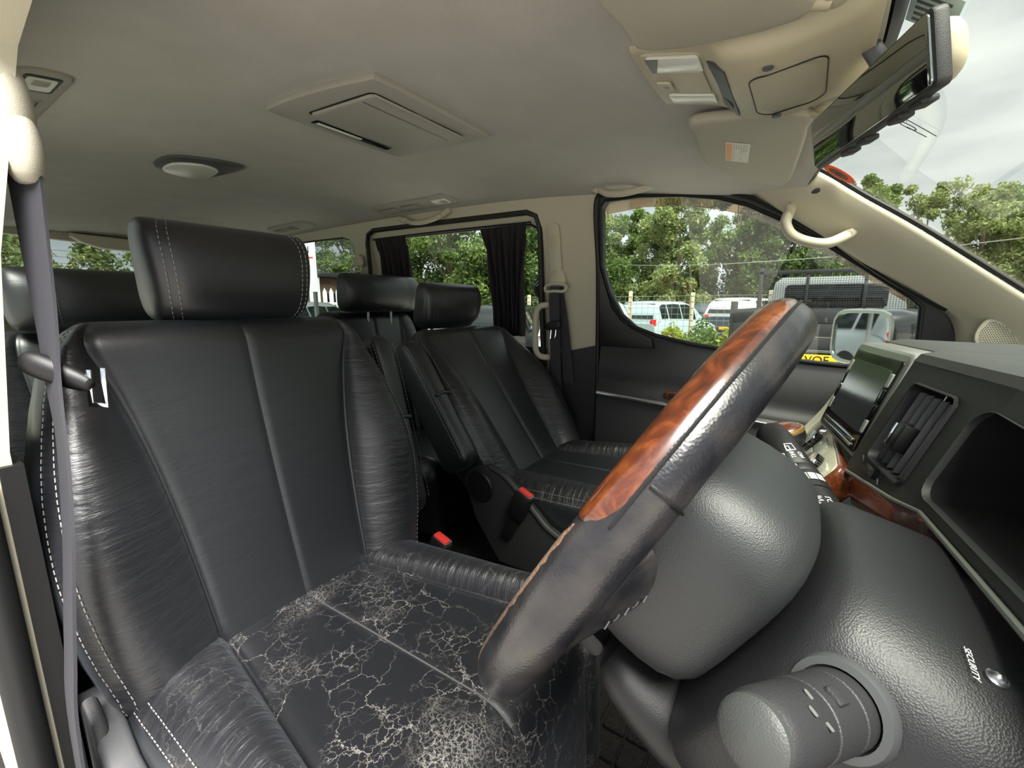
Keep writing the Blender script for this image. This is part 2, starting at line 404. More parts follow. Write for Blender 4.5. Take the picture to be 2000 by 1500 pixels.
# ================================================================== the cabin shell
def Yl(z): return 0.80-(0.09*((z-1.25)/0.55)**1.5 if z > 1.25 else 0)
ROOF = [(-2.95,1.83),(-2.4,1.865),(-1.5,1.885),(-0.6,1.885),(-0.2,1.875),(0.2,1.845),(0.45,1.808),(0.6,1.788),(0.8,1.765)]
def zr(x, y): return sm(ROOF, x)-0.06*(abs(y)/0.74)**4
def front_x(y): return 0.775-0.10*(y/0.72)**2
ys = ls(-0.715, 0.715, 28)
def roof_pt(u, y, d=0.0):
    x = -2.95+(front_x(y)+2.95)*u; return (x, y, zr(x, y)+d)
us = [1-(1-i/44)**1.3 for i in range(45)]
top = grid(lambda u, y: roof_pt(u, y, 0.03), us, ys); bot = grid(lambda u, y: roof_pt(u, y), us, ys)
ceiling = mk('ceiling', join(bot, top), 'headliner', kind='structure', label='beige cloth headliner of the van cabin')

top_z = lambda x: zr(x, 0.705)+0.012
def sidefn(s, off=0.0, out=0.0):
    return lambda a, b, d: (a, s*(Yl(b)+off+d), b)
DOORWIN = [(0.07,1.765),(0.085,1.785),(0.214,1.785),(0.347,1.771),(0.455,1.75),(0.541,1.72),(0.639,1.666),(0.758,1.587),(0.86,1.512),(0.956,1.441),(0.982,1.415),(0.988,1.288),(0.98,1.245),(0.823,1.240),(0.717,1.247),(0.558,1.265),(0.396,1.284),(0.27,1.31),(0.19,1.338),(0.135,1.385),(0.088,1.47),(0.062,1.563)]
SLIDE = [(-0.205,1.235),(-0.203,1.70),(-0.212,1.725),(-0.24,1.74),(-0.488,1.747),(-0.913,1.751),(-1.12,1.752),(-1.15,1.735),(-1.19,1.235)]
QUART = [(-2.5,1.32),(-1.36,1.32),(-1.345,1.74),(-1.375,1.77),(-1.43,1.785),(-1.786,1.79),(-2.5,1.785)]
def upper(x0, x1, n): return [(x, top_z(x)) for x in ls(x0, x1, n)]
WALL = [(-2.95,0.5),(-1.25,0.5),(-1.245,1.74),(-1.225,1.785),(-1.17,1.802),(-0.578,1.793),(-0.235,1.787),(-0.195,1.77),(-0.186,1.72),(-0.170,0.5),(0.05,0.5),(0.044,1.74),(0.05,1.79),(0.085,1.81),(0.214,1.807),(0.347,1.794),(0.455,1.774),(0.56,1.742),(0.62,1.70)]+upper(0.66,-2.95,24)
wl = mk('wall_left', plate(WALL, [QUART], sidefn(1), 0.05, 0.12), 'beige_plastic', kind='structure', label='beige side trim with the door pillar on the passenger side', angle=30)
mk('lower_pillar_cover', plate([(-0.168,0.5),(0.05,0.5),(0.042,1.262),(-0.166,1.212)], [], sidefn(1,-0.012), 0.014, 0.1), 'dark_plastic', wl, label='dark plastic lower pillar cover')
mk('belt_height_slider', prism(rr(0.055,0.34,0.02,4,-0.125,1.56), 0, 0.012, lambda a,b,d: (a, Yl(b)-d, b), 0.004), 'beige_plastic', wl)
mk('slider_slot', prism(rr(0.034,0.12,0.012,4,-0.123,1.625), 0, 0.003, lambda a,b,d: (a, Yl(b)-0.012-d, b), 0.001), 'tan_plastic', wl)
gl = mk('window_1', plate(QUART, [], sidefn(1,0.045), 0.004, 0.3), 'privacy_glass', kind='structure', label='rear quarter window pane on the passenger side')
mk('window_seal', tube([(a, Yl(b)+0.012, b) for a, b in QUART], 0.008, 8, closed=True), 'rubber_seal', gl)

# passenger front door
d1 = thing('door_1', (0.55,0.80,0.5), kind='structure', label='closed front passenger door with dark trim and clear window')
DOOR = [(0.058,0.5),(1.30,0.5),(1.30,1.20),(1.06,1.24),(1.062,1.34),(1.03,1.41),(0.905,1.492),(0.757,1.607),(0.64,1.688),(0.545,1.742),(0.455,1.772),(0.35,1.793),(0.21,1.806),(0.086,1.808),(0.052,1.79),(0.046,1.7)]
mk('door_frame', plate(DOOR, [DOORWIN], sidefn(1,0.004), 0.045, 0.12), 'dark_plastic', d1, angle=30)
mk('window_glass', plate(DOORWIN, [], sidefn(1,0.034), 0.004, 0.3), 'clear_glass', d1)
mk('window_seal', tube([(a, Yl(b)+0.006, b) for a, b in DOORWIN], 0.007, 8, closed=True), 'rubber_seal', d1)
mk('door_seal', tube(spl([(0.050,0.82*0+0.795,0.55),(0.050,0.795,1.0),(0.046,0.795,1.26),(0.050,0.765,1.55),(0.056,Yl(1.77)-0.006,1.775),(0.10,Yl(1.80)-0.006,1.803),(0.21,Yl(1.80)-0.006,1.803),(0.35,Yl(1.79)-0.006,1.791),(0.455,Yl(1.77)-0.006,1.77),(0.545,Yl(1.74)-0.006,1.74),(0.64,Yl(1.68)-0.006,1.686),(0.757,Yl(1.6)-0.006,1.606),(0.905,Yl(1.49)-0.006,1.49),(1.03,Yl(1.41)-0.006,1.41)], 5), 0.009, 8), 'rubber_seal', d1)
def padfn(u, v):   # upper pad from chrome strip to belt line
    x = 0.062+0.99*u; zt = min(interp([(0.06,1.46),(0.09,1.45),(0.14,1.37),(0.2,1.325),(0.27,1.297),(0.396,1.272),(0.558,1.253),(0.72,1.235),(1.06,1.228)], x), 1.264 if x < 0.27 else 2)
    zb = 1.088-0.055*(x-0.06); z = zb+(zt-zb)*v
    off = -0.006-0.020*math.sin(math.pi*min(1, v*1.05))-0.034*math.exp(-(v/0.16)**2)
    return (x, Yl(min(z,1.25))+off, z)
mk('upper_pad', grid(padfn, cs(0,1,30), ls(0,1,22)), 'dark_plastic', d1)
mk('corner_trim', prism([(0.058,1.262),(0.27,1.262),(0.262,1.297),(0.19,1.327),(0.14,1.362),(0.105,1.41),(0.072,1.52),(0.06,1.56)], 0, 0.010, lambda a,b,d: (a, Yl(b)+0.002-d-0.012, b), 0.003), 'black_plastic', d1)
mk('chrome_strip', tube([(x, 0.758, 1.078-0.055*(x-0.06)) for x in ls(0.064,1.06,16)], 0.0105, 10, flat=0.7, up=(0,0,1)), 'chrome', d1, label='thin chrome strip across the door')
def lowfn(u, v):
    x = 0.062+0.99*u; zt = 1.068-0.055*(x-0.06); z = 0.52+(zt-0.52)*v
    return (x, 0.80-0.032-0.008*math.sin(math.pi*v), z)
mk('lower_panel', grid(lowfn, ls(0,1,10), ls(0,1,12)), 'dark_plastic', d1)
mk('wood_handle_recess', prism(rr(0.19,0.030,0.012,4,0.42,1.098), 0, 0.012, lambda a,b,d: (a, 0.768-d, b-0.04*(a-0.42)), 0.004), 'burl_wood', d1, label='small wood framed inner door handle')
mk('handle_hollow', prism(rr(0.16,0.016,0.007,4,0.42,1.098), 0.010, 0.0135, lambda a,b,d: (a, 0.768-d, b-0.04*(a-0.42)), 0.001), 'black_plastic', d1)
pk = prism(rr(0.06,0.05,0.012,4,0.475,1.165), 0, 0.018, lambda a,b,d: (a, 0.785-d, b), 0.006)
mk('lock_knob_surround', pk, 'gloss_black', d1)
DEF0 = [(0.06,1.79),(0.20,1.795),(0.345,1.785),(0.455,1.765),(0.545,1.735),(0.64,1.68),(0.757,1.60),(0.86,1.526),(0.955,1.455)]
DEF1 = [(0.06,1.755),(0.20,1.765),(0.345,1.752),(0.455,1.728),(0.545,1.698),(0.64,1.648),(0.757,1.570),(0.86,1.497),(0.955,1.43)]
mk('wind_deflector', loft([[ (a, Yl(b)+0.055, b), (a2, Yl(b2)+0.085, b2), (a2, Yl(b2)+0.088, b2), (a, Yl(b)+0.060, b)] for (a,b),(a2,b2) in zip(DEF0, DEF1)]), 'smoke_acrylic', d1, label='smoked wind deflector above the window')
# door mirror outside the passenger window
def sq(x, sy, sz, n=32, p=5, cy=1.02, cz=1.315, dz=0):
    out = []
    for k in range(n):
        t = 2*math.pi*k/n; q = (abs(math.cos(t))**p+abs(math.sin(t))**p)**(-1/p); out.append(Vector((x, cy+sy*math.cos(t)*q, cz+dz+sz*math.sin(t)*q)))
    return out
def mrot(vf): return xf(vf, Matrix.Translation((0.92,1.02,1.315)) @ Matrix.Rotation(R(33), 4, 'Z') @ Matrix.Translation((-0.92,-1.02,-1.315)))
mk('mirror_housing', mrot(loft([sq(0.875,0.118,0.082), sq(0.865,0.128,0.092), sq(0.90,0.130,0.095), sq(0.96,0.122,0.088), sq(1.01,0.09,0.06), sq(1.03,0.04,0.03)])), 'paint_black', d1)
mk('mirror_rim', mrot(loft([sq(0.8645,0.128,0.092), sq(0.860,0.124,0.088), sq(0.860,0.116,0.080), sq(0.872,0.114,0.078)], False)), 'satin_silver', d1)
mk('mirror_glass', mrot(loft([sq(0.866,0.116,0.080), sq(0.868,0.116,0.080)])), 'mirror_silver', d1, smooth=False, label='door mirror glass')
mk('mirror_arm', box((0.955,0.89,1.24),(0.07,0.14,0.045),0.012), 'black_plastic', d1)

# sliding door
d2 = thing('door_2', (-0.7,0.80,0.5), kind='structure', label='closed sliding rear door with beige frame around its window')
SD = [(-0.174,0.5),(-0.188,1.72),(-0.20,1.765),(-0.24,1.782),(-0.578,1.788),(-1.165,1.797),(-1.215,1.78),(-1.238,1.74),(-1.243,0.5)]
mk('door_frame', plate(SD, [SLIDE], sidefn(1,0.022), 0.035, 0.14), 'beige_plastic', d2, angle=30)
mk('window_glass', plate(SLIDE, [], sidefn(1,0.050), 0.004, 0.3), 'clear_glass', d2)
mk('window_seal', tube([(a, Yl(b)+0.024, b) for a, b in SLIDE], 0.006, 8, closed=True), 'rubber_seal', d2)
mk('door_seal', tube([(a, Yl(b)+0.004, b) for a, b in SD], 0.012, 8, closed=True), 'rubber_seal', d2, label='black rubber seal around the sliding door')
mk('lower_panel', grid(lambda u, v: (-0.19-1.03*u, 0.80+0.015-0.05*math.sin(math.pi*min(1,v*1.6)/2)+0.045*max(0,v-0.86)/0.14, 0.5+0.735*v), ls(0,1,10), ls(0,1,14)), 'black_plastic', d2)
# passenger-side windscreen pillar
PA = spl([(0.60,0.665,1.805),(0.70,0.668,1.778),(0.82,0.670,1.690),(0.94,0.674,1.602),(1.14,0.700,1.446),(1.35,0.725,1.285),(1.5,0.74,1.18)], 6)
PB = spl([(0.52,0.712,1.775),(0.60,0.722,1.718),(0.735,0.745,1.622),(0.86,0.766,1.522),(0.985,0.784,1.437),(1.052,0.795,1.37),(1.075,0.80,1.20)], 6)
n = len(PA)
def ap(i, t):
    a, b = PA[i], PB[i]; m = (a+b)/2+Vector((-0.012,-0.028,0.008)); return a*(1-t)**2+m*2*t*(1-t)+b*t*t
pill = mk('trim_1', grid(lambda i, t: ap(i, t), range(n), ls(0,1,10)), 'beige_plastic', kind='structure', label='beige windscreen pillar trim on the passenger side')
so = pill.modifiers.new('thickness', 'SOLIDIFY'); so.thickness = 0.008; so.offset = -1
mk('windscreen_edge', tube([p+Vector((0.004,0.0,0.006)) for p in PA[3:]], 0.0065, 8), 'rubber_seal', pill)
# tweeter grille
gc = Vector((1.125,0.752,1.348))
sg = [Vector((a, b)) for a, b in ((-0.043,0.002),(-0.030,0.034),(-0.012,0.036),(0.020,0.012),(0.044,-0.024),(0.042,-0.034),(0.0,-0.036),(-0.036,-0.026))]
sg3 = [p.to_2d() for p in spl([(p.x,p.y,0) for p in sg], 4, True)]
def spfn(a, b, d): return (gc.x+a, gc.y-d+a*0.10-b*0.12, gc.z+b)
sp = thing('speaker_grille', tuple(gc), 'perforated beige tweeter grille at the foot of the windscreen pillar', 'speaker grille')
mk('grille_rim', prism([(p.x,p.y) for p in sg3], -0.012, 0.008, spfn, 0.003), 'beige_plastic', sp)
dots = []
for i in range(-9, 10):
    for j in range(-8, 8):
        a, b = i*0.0046+(0.0023 if j % 2 else 0), j*0.0042
        ins = False; q = [(p.x*0.84, p.y*0.84) for p in sg3]
        for k in range(len(q)):
            (x1,y1),(x2,y2) = q[k], q[k-1]
            if (y1 > b) != (y2 > b) and a < (x2-x1)*(b-y1)/(y2-y1)+x1: ins = not ins
        if ins: dots.append(prism([(a+0.0014*math.cos(t), b+0.0014*math.sin(t)) for t in (0,1.05,2.1,3.14,4.19,5.24)], 0.0078, 0.0084, spfn))
mk('perforation', join(*dots), 'dash_plastic', sp, smooth=False, kind='stuff')
# windscreen
def wsp(u, v, d=0.0):
    y = u*(0.72+0.06*v); x = (0.79-0.11*u*u)*(1-v)+(1.62-0.14*u*u)*v; z = 1.785-(1.785-1.17)*v
    return (x+0.6*d, y, z+0.8*d)
ws = mk('window_2', join(grid(lambda u, v: wsp(u, v, 0.006), ls(-1,1,16), ls(-0.01,1,8)), ), 'windscreen_glass', kind='structure', label='sloping windscreen with a faint green tint')
hd = mk('trim_2', loft([[(front_x(y)+0.004, y, zr(front_x(y), y)+0.004), (front_x(y)+0.02, y, zr(front_x(y), y)+0.022), (front_x(y)+0.02, y, zr(front_x(y), y)+0.045), (front_x(y)-0.02, y, zr(front_x(y), y)+0.045)] for y in ls(-0.70,0.70,20)]), 'rubber_seal', kind='structure', label='black edge strip along the top of the windscreen')
# stickers and marks on the windscreen
def wso(u, v): return Vector(wsp(u, v, 0.0015))
def ws_disc(u0, v0, ru, rv, d, n=32): return [Vector(wsp(u0+ru*math.cos(2*math.pi*k/n), v0+rv*math.sin(2*math.pi*k/n), d)) for k in range(n)]
st = thing('windscreen_sticker', wsp(0.868,0.060,0), 'round reddish sticker with a grey centre in the windscreen corner', 'sticker')
mk('sticker_disc', loft([ws_disc(0.868,0.060,0.034,0.042,0.003), ws_disc(0.868,0.060,0.034,0.042,0.0015)]), 'sticker_red', st, smooth=False)
mk('sticker_centre', loft([ws_disc(0.868,0.060,0.020,0.026,0.0015), ws_disc(0.868,0.060,0.020,0.026,0.001)]), 'sticker_grey', st, smooth=False)
mk('sticker_star', loft([ws_disc(0.868,0.060,0.008,0.010,0.001,6), ws_disc(0.868,0.060,0.008,0.010,0.0006,6)]), 'sticker_red', st, smooth=False)
ink = join(tube(spl([wso(0.376+a, 0.087+b) for a, b in ((0.012,-0.014),(0.004,-0.022),(-0.004,-0.012),(-0.004,0.004),(0.004,0.010),(0.012,0.002),(0.012,-0.014))], 5), 0.0007, 6),
           tube([wso(0.386,0.082), wso(0.388,0.118)], 0.0007, 6), tube([wso(0.364,0.076), wso(0.352,0.074), wso(0.362,0.128)], 0.0007, 6))
mk('handwritten_mark', ink, 'print_black', None, label='thin handwritten number 19 in black marker on the windscreen', cat='marking')
pm = thing('parking_permit', wsp(-0.07,0.02,0), 'pale blue printed paper stuck at the top of the windscreen', 'permit')
def wsq(u0, u1, v0, v1, d): return ([wsp(u0,v0,d), wsp(u1,v0,d), wsp(u1,v1,d), wsp(u0,v1,d), wsp(u0,v0,d+0.0008), wsp(u1,v0,d+0.0008), wsp(u1,v1,d+0.0008), wsp(u0,v1,d+0.0008)], [(0,1,2,3),(4,5,6,7),(0,1,5,4),(1,2,6,5),(2,3,7,6),(3,0,4,7)])
plain('permit_blue', (170,190,192), 0.6)
mk('paper', wsq(-0.13,-0.02,0.005,0.06,0.001), 'permit_blue', pm, smooth=False)
for k in range(5): mk('print_line', wsq(-0.11+0.018*k,-0.103+0.018*k,0.012,0.05-0.004*(k%3),0.0002), 'dash_plastic', pm, smooth=False)

# driver side wall (door stands open behind the camera), rear wall, floor, bulkhead
def rightfn(off=0.0): return lambda a, b, d: (a, -(Yl(b)-0.048+off+d), b)
WR = [(-2.95,0.5),(-0.02,0.5),(-0.03,1.25),(-0.02,1.70),(0.06,1.745),(0.30,1.75),(0.5,1.735),(0.62,1.70)]+upper(0.66,-2.95,20)
SLR = [(x+0.02, z) for x, z in SLIDE]
wr = mk('wall_right', plate(WR, [QUART, SLR], rightfn(), 0.045, 0.14), 'beige_plastic', kind='structure', label='beige side trim behind the open driver door', angle=30)
mk('lower_pillar_cover', plate([(-0.21,0.5),(-0.015,0.5),(-0.022,1.235),(-0.20,1.24)], [], rightfn(-0.008), 0.02, 0.1), 'black_plastic', wr, label='scuffed black lower pillar cover')
mk('door_seal', tube(spl([(-0.012,-0.785,0.5),(-0.016,-0.785,0.9),(-0.022,-0.785,1.22)], 8), 0.016, 10), 'rubber_seal', wr)
mk('window_3', plate(QUART, [], rightfn(0.06), 0.004, 0.3), 'privacy_glass', kind='structure', label='rear quarter window pane on the driver side')
mk('window_4', plate(SLR, [], rightfn(0.06), 0.004, 0.3), 'clear_glass', kind='structure', label='sliding door window pane on the driver side')
def rearfn(a, b, d): return (-2.90-d-0.10*(1.85-b)*0, a, b)
RW = [(-0.60,1.42),(0.60,1.42),(0.62,1.48),(0.60,1.745),(0.55,1.765),(0.32,1.770),(-0.32,1.80),(-0.55,1.79),(-0.62,1.76)]
rw = mk('wall_rear', plate([(-0.80,0.5),(0.80,0.5),(0.80,1.25),(0.72,1.80),(0.4,1.835),(0,1.845),(-0.4,1.835),(-0.72,1.80),(-0.80,1.25)], [RW], rearfn, 0.05, 0.15), 'beige_plastic', kind='structure', label='tailgate trim around the rear window')
rg = mk('window_5', plate(RW, [], lambda a,b,d: (-2.93-d, a, b), 0.004, 0.4), 'privacy_glass', kind='structure', label='rear window with fine heater lines')
for k in range(8):
    z = 1.48+0.036*k
    mk('heater_line', tube([(-2.924,-0.58,z),(-2.924,0.58,z)], 0.0009, 5), 'rubber_seal', rg)
mk('wiper_or_lamp_housing'.replace('wiper_or_lamp','brake_lamp'), prism(spl([(-0.05,1.80,0),(0.03,1.765,0),(0.14,1.755,0),(0.30,1.752,0),(0.34,1.78,0),(0.34,1.82,0),(-0.05,1.82,0)], 3) and [(-0.08,1.81),(-0.03,1.78),(0.05,1.755),(0.30,1.748),(0.33,1.77),(0.33,1.82),(-0.08,1.83)], 0, 0.07, lambda a,b,d: (-2.90+d, a, b), 0.012), 'beige_plastic', rw)
fl = mk('floor', box((-0.85,0,0.47),(4.3,1.66,0.06)), 'carpet', kind='structure', smooth=False, label='dark carpet of the cabin floor')
mk('wall_front', box((1.32,0,0.85),(0.06,1.64,0.72),0.01), 'black_plastic', kind='structure', label='dark bulkhead under the dashboard')
# ================================================================== seats
def seat_parts(root, O, H, a0, a1, WT, PT, HB, cush, mats, thick=0.115, seam_stitch='stitch', full=True, centre=True):
    """O bight centre; H length of the back; a0..a1 recline from foot to top (degrees from vertical);
    WT / PT half width and half panel width against v; HB bolster height against v"""
    O = Vector(O); N = 40
    pts = [Vector((0,0,0))]
    for i in range(200):
        a = R(a0+(a1-a0)*i/200); pts.append(pts[-1]+Vector((-math.sin(a),0,math.cos(a)))*(H/200))
    def station(h, ph):   # h length along back
        v = max(0, min(1, h/H)); c = pts[int(round(v*200))].copy(); a = R(a0+(a1-a0)*v)
        if h < 0: c += Vector((-math.sin(a),0,math.cos(a)))*h
        nn = Vector((math.cos(a),0,math.sin(a))); k = math.cos(ph); nm = -thick*0.45
        return v, lambda y, n: O+c+Vector((0,y*(1-0.14*(1-k)),0))+nn*(nm+(n-nm)*max(k,0.0))
    rt = 0.05; st = []
    for i in range(6): ph = R(-90+15*i); st.append((0.045*math.sin(ph)-0.0, ph))
    st += [(h, 0) for h in ls(0.0, H-rt, 34)]
    for i in range(1, 9): ph = R(90*i/8); st.append((H-rt+rt*math.sin(ph), ph))
    S = [station(h, ph) for h, ph in st]
    def front(v, y):
        w, p, hb = sm(WT, v), sm(PT, v), sm(HB, v); ay = abs(y)
        n = 0.010*(1-(ay/p)**2) if ay < p else 0
        if ay >= p:
            t = min(1, (ay-p)/max(1e-4, w-p)); n = hb*max(0, math.sin(math.pi*min(1, 0.05+0.60*t**0.85)))-0.034*t**7
        n -= 0.007*math.exp(-((ay-p)/0.006)**2)
        if centre: n -= 0.0045*math.exp(-(y/0.005)**2)
        return n
    back = []
    for v, f in S:
        w = sm(WT, v); e = front(v, w)
        ring = [f(w, e), f(w+0.004, e-0.018), f(w+0.003, -thick*0.75), f(w-0.012, -thick*0.97), f(w-0.05, -thick)]
        ring += [f(k, -thick-0.006*math.cos(k/w*1.5)) for k in ls(w-0.1, -(w-0.1), 8)]
        ring += [f(-w+0.05, -thick), f(-w+0.012, -thick*0.97), f(-w-0.003, -thick*0.75), f(-w-0.004, e-0.018), f(-w, e)]
        back.append(ring)
    br = mk('backrest', loft(back, False, False), mats['side'], root)
    for s in (-1, 1):
        mk('bolster', loft([[f(s*y, front(v, y)) for y in cs(sm(PT, v), sm(WT, v), 18)] for v, f in S], False, False), mats['bolster'], br, angle=False)
        mk('backrest_panel', loft([[f(s*y, front(v, y)) for y in cs(0, sm(PT, v), 16)] for v, f in S], False, False), mats['panel'], br, angle=False)
    if full:
        sv = []
        for s in (-1, 1):
            for t in (0.90, 0.985):
                P = []
                for (v, f), (h, ph) in zip(S, st):
                    if ph > R(50) or ph < R(-30): continue
                    y = sm(PT, v)+(sm(WT, v)-sm(PT, v))*t; P.append(f(s*y, front(v, y)+0.0008)+Vector((0,s*0.0006,0)))
                sv.append(stitches(P, (0.8,s*0.6,0.2)))
        mk('stitching', join(*sv), seam_stitch, br, smooth=False, kind='stuff')
    # cushion: path runs forward then rolls over the front edge
    cw, cl, cz, cp0, cp1, cb, drop, lift = cush['w'], cush['l'], cush['z'], cush['p0'], cush['p1'], cush['b'], cush['drop'], cush['lift']
    path = [(-0.06,-0.02,0)]; rf = 0.07
    for i in range(25): u = i/24; path.append((cl*u, lift*u*u+0.004*math.sin(math.pi*u), math.atan2(2*lift*u, cl)))
    x0, z0, _ = path[-1]
    for i in range(1, 9): a = R(84*i/8); path.append((x0+rf*math.sin(a), z0-rf*(1-math.cos(a)), -a))
    for i in range(1, 6): path.append((path[-1][0]+0.002, path[-1][1]-drop/5, -R(88)))
    n = len(path)
    def cst(i):
        x, z, a = path[i]; u = min(1, max(0, x/cl)); t = Vector((math.cos(a),0,math.sin(a))); nn = Vector((-math.sin(a),0,math.cos(a)))
        return u, lambda y, h: O+Vector((x, y, cz+z))+nn*h
    def cfront(u, y, i):
        p = cp0+(cp1-cp0)*u; ay = abs(y); hb = cb*(0.55+0.45*u)*(1 if i < 27 else max(0.15, 1-(i-27)/7)); w = cw
        h = 0.008*(1-(ay/p)**2) if ay < p else 0
        if ay >= p:
            t = min(1, (ay-p)/(w-p)); h = hb*max(0, math.sin(math.pi*min(1, 0.05+0.82*t**0.7)))-0.03*t**5
        h -= 0.006*math.exp(-((ay-p)/0.006)**2)
        h -= 0.0035*math.exp(-(y/0.004)**2)
        xx = path[i][0]
        h -= 0.006*math.exp(-((xx-0.045)/0.006)**2)
        return h
    side = []
    for i in range(n):
        u, f = cst(i); e = cfront(u, cw, i); d = 0.16 if i < 26 else 0.16*max(0.25, 1-(i-25)/9)
        side.append([f(s*yy, h) for s, yy, h in ((1,cw,e),(1,cw+0.004,e-0.012),(1,cw+0.003,e-0.05),(1,cw-0.004,-d),(-1,cw-0.004,-d),(-1,cw+0.003,e-0.05),(-1,cw+0.004,e-0.012),(-1,cw,e))])
    cu = mk('cushion', loft(side, False, False), mats['side'], root)
    for s in (-1, 1):
        mk('bolster', loft([[cst(i)[1](s*y, cfront(cst(i)[0], y, i)) for y in cs(cp0+(cp1-cp0)*cst(i)[0], cw, 16)] for i in range(n)], False, False), mats['cbolster'], cu, angle=False)
        mk('cushion_panel', loft([[cst(i)[1](s*y, cfront(cst(i)[0], y, i)) for y in cs(0, cp0+(cp1-cp0)*cst(i)[0], 14)] for i in range(n)], False, False), mats['cpanel'], cu, angle=False)
    if full:
        sv = []
        for s in (-1, 1):
            for t in (0.88, 0.98):
                P = []
                for i in range(2, 33):
                    u, f = cst(i); p = cp0+(cp1-cp0)*u; y = p+(cw-p)*t; P.append(f(s*y, cfront(u, y, i)+0.0008)+Vector((0,s*0.0006,0)))
                sv.append(stitches(P, (0,s*0.6,0.8)))
        mk('stitching', join(*sv), seam_stitch, cu, smooth=False, kind='stuff')
        mk('cross_seam', tube([O+Vector((0.045, y, cz+0.0020+0.008*(1-(y/cp0)**2)-0.0055)) for y in ls(-cp0, cp0, 16)], 0.0013, 6), 'seam_grey', cu)
        mk('centre_seam', tube([cst(i)[1](0, cfront(cst(i)[0], 0, i)+0.0012) for i in range(4, 30)], 0.0013, 6), 'seam_grey', cu)
    return br, cu
def headrest(root, c, w0, w1, h, d, tilt, mats, seams=(), p=3.6, posts=True, stitch='stitch'):
    """c centre; w0 half width at foot, w1 at top; seams = stitched lines at fractions of the half width"""
    c = Vector(c); rings = []; ta = R(tilt)
    ex = Vector((math.cos(ta),0,-math.sin(ta))); ez = Vector((math.sin(ta),0,math.cos(ta)))
    def ring(t):      # t -1..1
        k = (1-abs(t)**3.4)**(1/3.4) if abs(t) < 1 else 0.0
        w = (w0+(w1-w0)*(t+1)/2); dd = d*(1.0-0.12*t)
        w = w*(0.80+0.20*k) if True else w
        return w, dd*max(k, 0.02)
    ts = [-1,-0.985,-0.95,-0.88,-0.76,-0.6,-0.4,-0.2,0,0.2,0.4,0.6,0.76,0.88,0.95,0.985,1]; n = 56
    def pt(t, g):
        w, dd = ring(t); q = (abs(math.cos(g))**p+abs(math.sin(g))**p)**(-1/p); y = w*math.cos(g)*q; x = dd*math.sin(g)*q
        x *= 1+0.06*math.cos(y/w0*1.4)
        for sm_ in seams:
            x -= 0.004*math.exp(-((abs(y)-sm_*w)/0.005)**2)*(1 if x > 0 else -1)
        return c+ex*(x+0.012*(1-t*t))+ez*(t*h/2)+Vector((0,y,0))
    hr = mk('headrest', loft([[pt(t, 2*math.pi*k/n) for k in range(n)] for t in ts]), mats['panel'], root, angle=False, sub=1)
    sv = []
    for s_ in seams:
        for s in (-1, 1):
            for dy in ((-0.006, 0.006) if posts else (0,)):
                P = []
                for t in ls(-0.93, 0.95, 40):
                    w, dd = ring(t); y = s*(s_*w+dy); q = (1-min(0.98, abs(y/w))**p)**(1/p)
                    P.append(c+ex*(dd*q*1.035+0.012*(1-t*t)+0.0012)+ez*(t*h/2)+Vector((0,y,0)))
                sv.append(stitches(P, ex))
    if sv: mk('stitching', join(*sv), stitch, hr, smooth=False, kind='stuff')
    if posts:
        for s in (-1, 1): mk('headrest_post', tube([c+ez*(-h/2+0.03)+Vector((0,s*0.065,0)), c-ez*(h/2+0.09)+Vector((0,s*0.065,0))], 0.006, 10), 'steel', root)
    return hr
DM = dict(side='leather', bolster='leather_gathered', panel='leather', cbolster='leather_creased', cpanel='leather_worn')
PM = dict(side='leather', bolster='leather_gathered', panel='leather', cbolster='leather_creased', cpanel='leather')
WT = [(0,0.272),(0.15,0.290),(0.35,0.302),(0.55,0.296),(0.75,0.274),(0.9,0.250),(1,0.226)]
PT = [(0,0.142),(0.2,0.150),(0.4,0.160),(0.6,0.175),(0.8,0.197),(0.92,0.215),(1,0.214)]
HB = [(0,0.045),(0.2,0.062),(0.45,0.070),(0.7,0.045),(0.9,0.010),(1,0.0)]
CU = dict(w=0.262, l=0.415, z=0.0, p0=0.135, p1=0.195, b=0.045, drop=0.20, lift=0.015)
YD, YP, ZB = -0.437, 0.437, 0.885
ds = thing('car_seat', (0.15,YD,0.5), 'black leather driver seat with a badly cracked cushion beside the steering wheel', 'car seat')
seat_parts(ds, (0.0,YD,ZB), 0.535, 18, 11, WT, PT, HB, CU, DM)
headrest(ds, (-0.195,YD+0.017,1.477), 0.136, 0.150, 0.172, 0.056, 6, DM, (0.80,))
ps = thing('car_seat', (0.15,YP,0.5), 'black leather front passenger seat reclined back beside the door', 'car seat')
seat_parts(ps, (0.0,YP,ZB), 0.580, 38, 34, WT, PT, HB, CU, PM)
headrest(ps, (-0.42,YP-0.002,1.418), 0.148, 0.160, 0.165, 0.056, 14, PM, (0.80,), stitch='dark_stitch')
